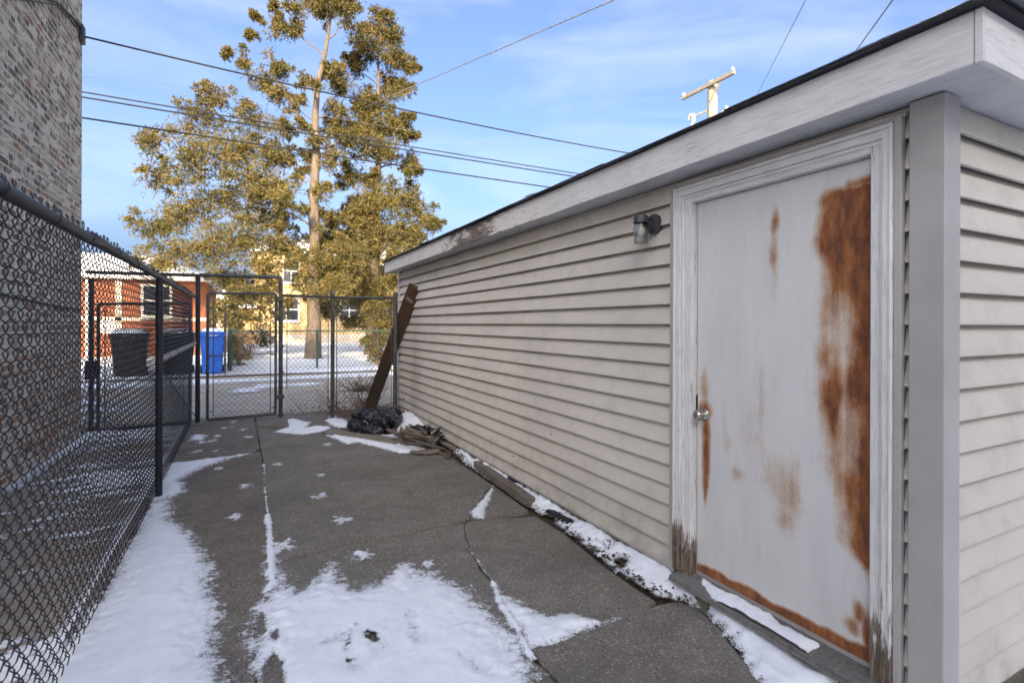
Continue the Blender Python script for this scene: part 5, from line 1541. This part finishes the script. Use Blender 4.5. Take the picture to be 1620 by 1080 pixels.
# unseen house added behind the camera, sized to keep the yard in shade
HB = -12.0
bk = empty('added_shade_house', (-1.5, HB, 0), 'unseen three storey house added behind the camera to shade the yard', 'house')
MB().box((-14.5, HB - 10, -0.3), (4.5, HB, 10.8)).build('wall', M['cream_block'], bk)
MB().box((-14.65, HB - 10.15, 10.8), (4.65, HB + .15, 10.92)).build('coping', M['cream_block'], bk)
for x0 in (-12.5, -9.8, -7.3, -4.2, -0.8, 2.2):
    for z0 in (1.6, 4.8, 8.0):
        w_ = MB().box((x0 - .09, HB, z0 - .09), (x0 + 1.09, HB + .04, z0 + 1.59)).build('window', M['white_trim'], bk)
        MB().box((x0, HB + .04, z0), (x0 + 1.0, HB + .055, z0 + 1.5)).build('pane', M['pane'], w_)

RY = 26.0
rh = empty('red_brick_house', (-6, RY, 0), 'low orange red brick house with snow covered roof beyond the refuse carts', 'house')
MB().box((-18, RY, -0.2), (-1.35, RY + 9, 3.28)).build('wall', M['red_brick'], rh)
MB().box((-18.3, RY - 0.35, 3.28), (-1.05, RY + 9.3, 3.52)).build('eave', M['white_trim'], rh, bevel=0.02)
MB().add([(-18.35, RY - 0.38, 3.525), (-1.0, RY - 0.38, 3.525), (-1.0, RY + 9.3, 3.525), (-18.35, RY + 9.3, 3.525), (-15, RY + 4.4, 4.75), (-4.2, RY + 4.4, 4.75)],
     [(0, 1, 5, 4), (1, 2, 5), (2, 3, 4, 5), (3, 0, 4)]).build('roof_snow', M['snow_solid'], rh)
for x0, x1 in ((-3.62, -2.72), (-7.9, -6.6), (-11.5, -10.2)):
    window(rh, x0, x1, 1.85, 3.02, RY)
MB().box((-18, RY - 0.05, 1.60), (-1.34, RY - 0.003, 1.74)).build('stone_course', M['cream_block'], rh)
MB().box((-4.55, RY - 0.05, 0.0), (-4.35, RY - 0.004, 3.27)).build('stone_pier', M['cream_block'], rh)
MB().box((-5.15, RY - 0.05, 1.1), (-4.56, RY - 0.006, 1.59)).build('meter_box', M['white_trim'], rh)
MB().tube([(-5.45, RY - .08, 0), (-5.45, RY - .08, 3.2)], 0.05, 10).build('downpipe', M['white_trim'], rh, smooth=True)
ch = empty('cream_house', (-3, 52, 0), 'pale house far back between the red brick house and the yellow one', 'house')
MB().box((-4.6, 52, -.2), (-0.6, 60, 3.6)).build('wall', M['cream_block'], ch)
MB().add([(-5, 51.6, 3.6), (-0.2, 51.6, 3.6), (-0.2, 60.4, 3.6), (-5, 60.4, 3.6), (-2.6, 51.6, 5.2), (-2.6, 60.4, 5.2)], [(0, 1, 4), (1, 2, 5, 4), (2, 3, 5), (3, 0, 4, 5)]).build('roof', M['snow_solid'], ch)
window(ch, -3.4, -2.2, 1.3, 2.7, 52)

# ------------------------------------------------------------------ trees
def leaf_cloud(sub, seed, per, size, droop=0.5, strand=9):
    """sub: (n,4) centres with radius -> small leaf quads strung along drooping sprays; rnd per face"""
    r_ = np.random.default_rng(seed)
    ns = max(2, per // strand)
    S = np.repeat(sub, ns, axis=0)
    n = len(S)
    off = r_.normal(0, 1, (n, 3)); off /= np.linalg.norm(off, axis=1, keepdims=True)
    p0 = S[:, :3] + off * S[:, 3:4] * r_.random((n, 1)) ** 0.6 * np.array([1, 1, 0.8])
    d = off * 0.8 + r_.normal(0, 0.5, (n, 3)); d[:, 2] += 0.25
    d /= np.linalg.norm(d, axis=1, keepdims=True)
    ln = S[:, 3:4] * (0.45 + 0.7 * r_.random((n, 1))) + 0.05
    t = np.linspace(0, 1, strand)[None, :, None]
    P = p0[:, None] + d[:, None] * ln[:, None] * t + np.array([0, 0, -1.0]) * (ln[:, None] * droop * (0.3 + 0.7 * r_.random((n, 1, 1)))) * t ** 2
    P = (P + r_.normal(0, size * 0.28, P.shape)).reshape(-1, 3)
    T = (d[:, None] + np.array([0, 0, -1.0]) * droop * t * 1.2 + r_.normal(0, 0.55, (n, strand, 3))).reshape(-1, 3)
    T /= np.linalg.norm(T, axis=1, keepdims=True) + 1e-9
    m = len(P)
    s = np.cross(T, r_.normal(0, 1, (m, 3))); s /= np.linalg.norm(s, axis=1, keepdims=True) + 1e-9
    L = size * (0.6 + 0.9 * r_.random((m, 1))); Wd = L * (0.16 + 0.14 * r_.random((m, 1)))
    V = np.stack([P, P + T * L * .45 + s * Wd, P + T * L, P + T * L * .5 - s * Wd], 1).reshape(-1, 3)
    F = np.arange(m * 4).reshape(m, 4)
    base = np.repeat(np.repeat(r_.random(len(sub)), ns), strand); mid = np.repeat(r_.random(n), strand)
    rn = np.clip(0.35 * base + 0.3 * mid + 0.35 * r_.random(m), 0, 1)
    return V, F, rn

def cedar(name, label, base, trunk, clumps, seed, per=52, size=0.15, depth=1.0, group=None):
    e = empty(name, base, label, 'tree', group)
    r_ = random.Random(seed)
    B = Vector(base)
    tp_ = [B + rt0 * u + fw * v + Vector((0, 0, z)) for u, v, z, _ in trunk]
    tr_ = [q[3] for q in trunk]
    MB().tube(tp_, tr_, 14).build('trunk', M['bark'], e, smooth=True)
    def axis_at(z):
        for a_, b_ in zip(trunk[:-1], trunk[1:]):
            if a_[2] <= z <= b_[2]:
                t = (z - a_[2]) / (b_[2] - a_[2])
                return [a_[k] + (b_[k] - a_[k]) * t for k in range(4)]
        return list(trunk[-1])
    subs = []
    tw = MB()
    nodes = []          # (point, radius, length from the trunk)
    for i, (u, z, r0) in sorted(enumerate(clumps), key=lambda q: abs(q[1][0]) + 0.0 * q[1][1]):
        v = max(-1.1, min(1.4, r_.gauss(0, 0.6) * depth)) * (0.45 if z > 9.5 and abs(u) > 1.2 else 1.0)
        c = B + rt0 * u + fw * v + Vector((0, 0, z))
        za = max(2.6, min(trunk[-1][2] - 0.3, z - 0.45 * abs(u) - r_.uniform(0.1, 0.8)))
        a_ = axis_at(za)
        p0 = B + rt0 * a_[0] + fw * a_[1] + Vector((0, 0, za))
        best, from_, len0, rad0 = (c - p0).length, p0, 0.0, a_[3] * 0.5
        for (q, rq, lq) in nodes:
            d_ = (c - q).length + 0.30 * lq + (0.8 if q.z > c.z + 0.3 else 0)
            if d_ < best and (c - q).length > 0.25: best, from_, len0, rad0 = d_, q, lq, rq
        p0 = from_
        L = (c - p0).length
        rs = min(rad0, 0.014 + 0.017 * L + 0.008 * r0)
        pts_, rr_ = [], []
        wob = Vector((r_.uniform(-1, 1), r_.uniform(-1, 1), r_.uniform(-1, .4))) * 0.10 * L
        wob2 = Vector((r_.uniform(-1, 1), r_.uniform(-1, 1), r_.uniform(-1, 1))) * 0.05 * L
        for k_ in range(8):
            t = k_ / 7
            pts_.append(p0.lerp(c, t) + wob * math.sin(math.pi * t) + wob2 * math.sin(2 * math.pi * t)); rr_.append(rs * (1 - 0.62 * t))
        pts_.append(c + (c - p0).normalized() * r0 * 0.5); rr_.append(0.005)
        MB().tube(pts_, rr_, 7).build('limb', M['bark'], e, smooth=True)
        nodes.append((c, rs * 0.55, len0 + L))
        # twigs that carry the foliage
        k = max(5, int(12 * (r0 / 0.6) ** 1.35))
        for j in range(k):
            d = Vector((r_.gauss(0, 1), r_.gauss(0, 1), r_.gauss(0, 0.8))).normalized()
            q = c + d * r0 * r_.uniform(0.35, 1.0)
            subs.append((*q, r0 * r_.uniform(0.20, 0.50)))
            h_ = c.lerp(q, .5) + Vector((r_.uniform(-.1, .1), r_.uniform(-.1, .1), r_.uniform(-.12, .05))) * r0
            tw.tube([c, h_, q], [0.013, 0.009, 0.004], 4, False)
            if r_.random() < 0.25: subs.append((*(c + d * r0 * r_.uniform(1.0, 1.35)), r0 * 0.16))
    tw.build('twig', M['bark'], e, kind='stuff')
    subs = np.array(subs)
    V, F, rn = leaf_cloud(subs, seed, per, size)
    V = V - np.array(B)
    link('crown', np_mesh('crown', V, F, False, {'rnd': ('FACE', rn)}), M['leaf'], e, kind='stuff')
    return e
T1 = [(-5.93, 8.32, 0.6), (-4.88, 9.7, 0.83), (-3.75, 10.2, 0.7), (-2.5, 9.45, 0.83), (-1.83, 8.45, 0.7), (-5.83, 7.08, 0.7), (-4.62, 7.95, 1.05), (-3.38, 8.07, 1.05), (-2.12, 7.2, 0.9), (-5.93, 5.03, 0.62), (-5.08, 5.58, 1.0), (-3.88, 6.38, 1.12), (-2.58, 5.7, 1.0), (-1.38, 5.95, 0.65), (-5.33, 4.03, 0.75), (-4.12, 4.28, 1.0), (-2.83, 4.28, 0.9), (-1.58, 4.53, 0.75), (-3.88, 3.2, 0.65), (-2.62, 2.95, 0.65), (-3.12, 2.38, 0.65), (-3.62, 1.7, 0.55), (-2.75, 1.7, 0.5), (-3.33, 12.03, 0.23), (-2.75, 11.9, 0.33), (-2.08, 11.08, 0.55), (-1.38, 10.53, 0.55), (-2.18, 13.53, 0.2), (-1.38, 13.58, 0.4), (-0.62, 13.88, 0.45), (-1.12, 12.78, 0.45), (-0.08, 14.08, 0.45), (0.68, 13.95, 0.45), (1.38, 13.62, 0.5), (1.68, 14.28, 0.45), (-1.43, 11.45, 0.5), (-0.58, 12.78, 0.3), (0.62, 14.58, 0.55), (-0.38, 14.7, 0.55), (-1.75, 14.03, 0.2), (-2.38, 12.83, 0.18), (0.68, 10.2, 0.45), (0.2, 9.58, 0.4), (0.88, 9.03, 0.5), (-1.0, 9.2, 0.45), (-0.58, 10.03, 0.4), (0.62, 8.03, 0.55), (-0.58, 7.58, 0.3), (0.43, 6.78, 0.45), (0.62, 5.78, 0.45), (-0.58, 8.32, 0.3), (1.12, 11.33, 0.33), (0.33, 11.58, 0.3), (-0.25, 10.95, 0.3), (0.43, 10.58, 0.3), (-0.18, 6.83, 0.25), (0.25, 8.57, 0.33), (0.5, 7.45, 0.35), (0.08, 5.7, 0.3), (-0.25, 9.2, 0.28), (-1.12, 6.83, 0.55), (-1.38, 7.88, 0.55), (-0.73, 6.08, 0.5), (-1.62, 6.53, 0.6), (-1.62, 3.58, 0.65), (-0.75, 4.03, 0.55), (-1.88, 2.58, 0.5), (-0.88, 2.27, 0.4), (-1.12, 4.78, 0.8), (0.12, 3.7, 0.85), (1.12, 4.28, 0.95), (-0.38, 3.2, 0.75), (1.12, 2.95, 0.8), (0.5, 2.7, 0.6)]
T2 = [(0.22, 14.74, 0.67), (0.78, 14.13, 0.62), (1.2, 13.29, 0.62), (-0.06, 13.62, 0.7), (-0.76, 13.01, 0.56), (0.5, 12.45, 0.62), (-1.12, 11.89, 0.5), (-0.48, 11.61, 0.62), (0.22, 11.33, 0.7), (1.62, 13.01, 0.34), (1.34, 11.66, 0.48), (1.48, 10.6, 0.36), (-0.06, 10.35, 0.7), (-1.01, 10.49, 0.62), (0.78, 10.18, 0.76), (1.48, 9.93, 0.42), (-0.62, 9.37, 0.7), (0.36, 9.09, 0.7), (1.2, 9.23, 0.48), (-0.9, 8.25, 0.56), (-0.06, 7.97, 0.48), (1.76, 8.16, 0.28), (2.13, 8.36, 0.22), (1.34, 7.13, 0.76), (0.5, 6.85, 0.9), (-0.48, 6.29, 0.9), (1.9, 6.57, 0.73), (2.6, 6.15, 0.42), (0.84, 5.45, 1.01), (-0.34, 4.89, 1.01), (1.76, 5.45, 0.62), (-1.18, 6.57, 0.62), (-1.46, 5.45, 0.84), (0.22, 3.77, 1.01), (1.34, 4.33, 0.73), (-0.9, 3.49, 1.01), (0.5, 2.93, 0.76), (-1.74, 3.77, 0.84), (-0.06, 2.37, 0.76), (0.56, 1.3, 0.5), (-2.02, 5.17, 0.73), (-0.62, 2.14, 0.56), (0.92, 2.14, 0.56), (2.74, 5.92, 0.28), (0.22, 0.74, 0.39), (-1.46, 2.42, 0.62), (-0.9, 1.53, 0.45), (-2.44, 2.37, 0.45), (-2.02, 3.12, 0.56)]
cedar('cedar_tree', 'tall sparse cedar with bare forked grey trunk and wide left limbs', (2.47, 21.9, 0.05),
      [(0.03, 0, -0.2, .42), (0.0, 0, 0.15, .33), (0.04, 0, 1.5, .26), (-0.02, 0, 3.2, .22), (0.05, .05, 4.8, .20), (0.0, .05, 6.5, .175), (0.10, 0, 8.2, .15), (0.04, .05, 9.6, .125), (0.12, .1, 11.0, .10), (0.42, .1, 12.2, .075), (0.62, .1, 13.6, .045), (0.8, .1, 15.0, .015)], T1, 3, 171, 0.085)
cedar('cedar_tree', 'dense columnar cedar standing close to the garage corner', (5.21, 23.7, 0.05),
      [(0.0, 0, -0.2, .50), (0.0, 0, 0.2, .38), (0.05, 0, 2.0, .29), (0.0, 0, 3.6, .25), (0.12, 0, 5.0, .22), (0.10, 0, 7.0, .17), (0.25, 0, 9.0, .12), (0.2, 0, 12.0, .07), (0.2, 0, 14.6, .02)], T2, 5, 243, 0.09)

def shrub(name, label, loc, rad, h, z0, n, mat, size, seed, per=40, snow=False):
    e = empty(name, loc, label, 'shrub')
    r_ = random.Random(seed)
    subs = []
    for _ in range(n):
        a_ = r_.uniform(0, 6.28); q = math.sqrt(r_.random()) * rad
        subs.append((loc[0] + q * math.cos(a_), loc[1] + q * math.sin(a_), loc[2] + z0 + r_.random() * h, rad * r_.uniform(.18, .34)))
    V, F, rn = leaf_cloud(np.array(subs), seed, per * 2, size * .8, 0.1)
    link('foliage', np_mesh('foliage', V - np.array(loc), F, False, {'rnd': ('FACE', rn)}), mat, e, kind='stuff')
    st = MB()
    for s_ in subs[::3]:
        st.tube([(loc[0] + r_.uniform(-.06, .06), loc[1] + r_.uniform(-.06, .06), loc[2]), ((loc[0] + s_[0]) / 2, (loc[1] + s_[1]) / 2, loc[2] + (s_[2] - loc[2]) * .6), s_[:3]], [0.02, 0.013, 0.005], 5)
    st.build('stem', M['bark'], e, kind='stuff')
    return e
shrub('evergreen_shrub', 'dark evergreen shrub hanging over the slatted fence beyond the blue cart', (0.25, 23.5, 0.06), 1.25, 1.5, 1.3, 34, M['leaf_dark'], 0.13, 31)
shrub('evergreen_shrub', 'round dark bush in front of the yellow house wall', (1.0, 34.0, 0.06), 0.75, 0.9, 0.15, 22, M['leaf_dark'], 0.12, 32, 60)
shrub('red_shrub', 'small dark red leaved shrub between the trees and the garage', (4.45, 19.3, 0.06), 0.22, 1.0, 0.1, 16, M['red_twig'], 0.09, 33)
shrub('dry_shrub', 'tan dry shrub grown through the green slatted fence', (-0.12, 19.0, 0.06), 0.30, 1.0, 0.1, 22, M['tan_bush'], 0.09, 34)
shrub('dry_shrub', 'tan leafless hedge plant farther back along the slatted fence', (-0.10, 22.0, 0.06), 0.35, 1.0, 0.1, 22, M['tan_bush'], 0.10, 35)
shrub('evergreen_shrub', 'yellowish evergreen growing against the garage corner behind the fence', (4.1, 17.9, 0.06), 0.5, 1.9, 0.2, 26, M['leaf'], 0.12, 36)
# trees along the far horizon
r_ = random.Random(90)
for i, (x, y) in enumerate(((-26, 70), (-14, 78), (-3, 84), (12, 88), (27, 82), (44, 76))):
    e = empty('far_tree', (x, y, 0), ['bare tree far left behind the red brick house roof', 'far bare tree beyond the cream house', 'far tree between the cream and the yellow house', 'far tree behind the yellow house', 'far tree hidden right of the yellow house', 'farthest right tree beyond the garage'][i], 'tree', 'far trees')
    h = 6.5 + r_.random() * 2
    MB().tube([(x, y, -.2), (x + .2, y, h * .5), (x, y, h)], [.3, .2, .05], 8).build('trunk', M['bark'], e, smooth=True)
    subs = np.array([(x + r_.gauss(0, 1.8), y + r_.gauss(0, 1.8), h * .7 + r_.gauss(0, 1.4), r_.uniform(.4, .9)) for _ in range(26)])
    V, F, rn = leaf_cloud(subs, 60 + i, 40, 0.3)
    link('crown', np_mesh('crown', V - np.array((x, y, 0)), F, False, {'rnd': ('FACE', rn)}), M['leaf_dark'], e, kind='stuff')
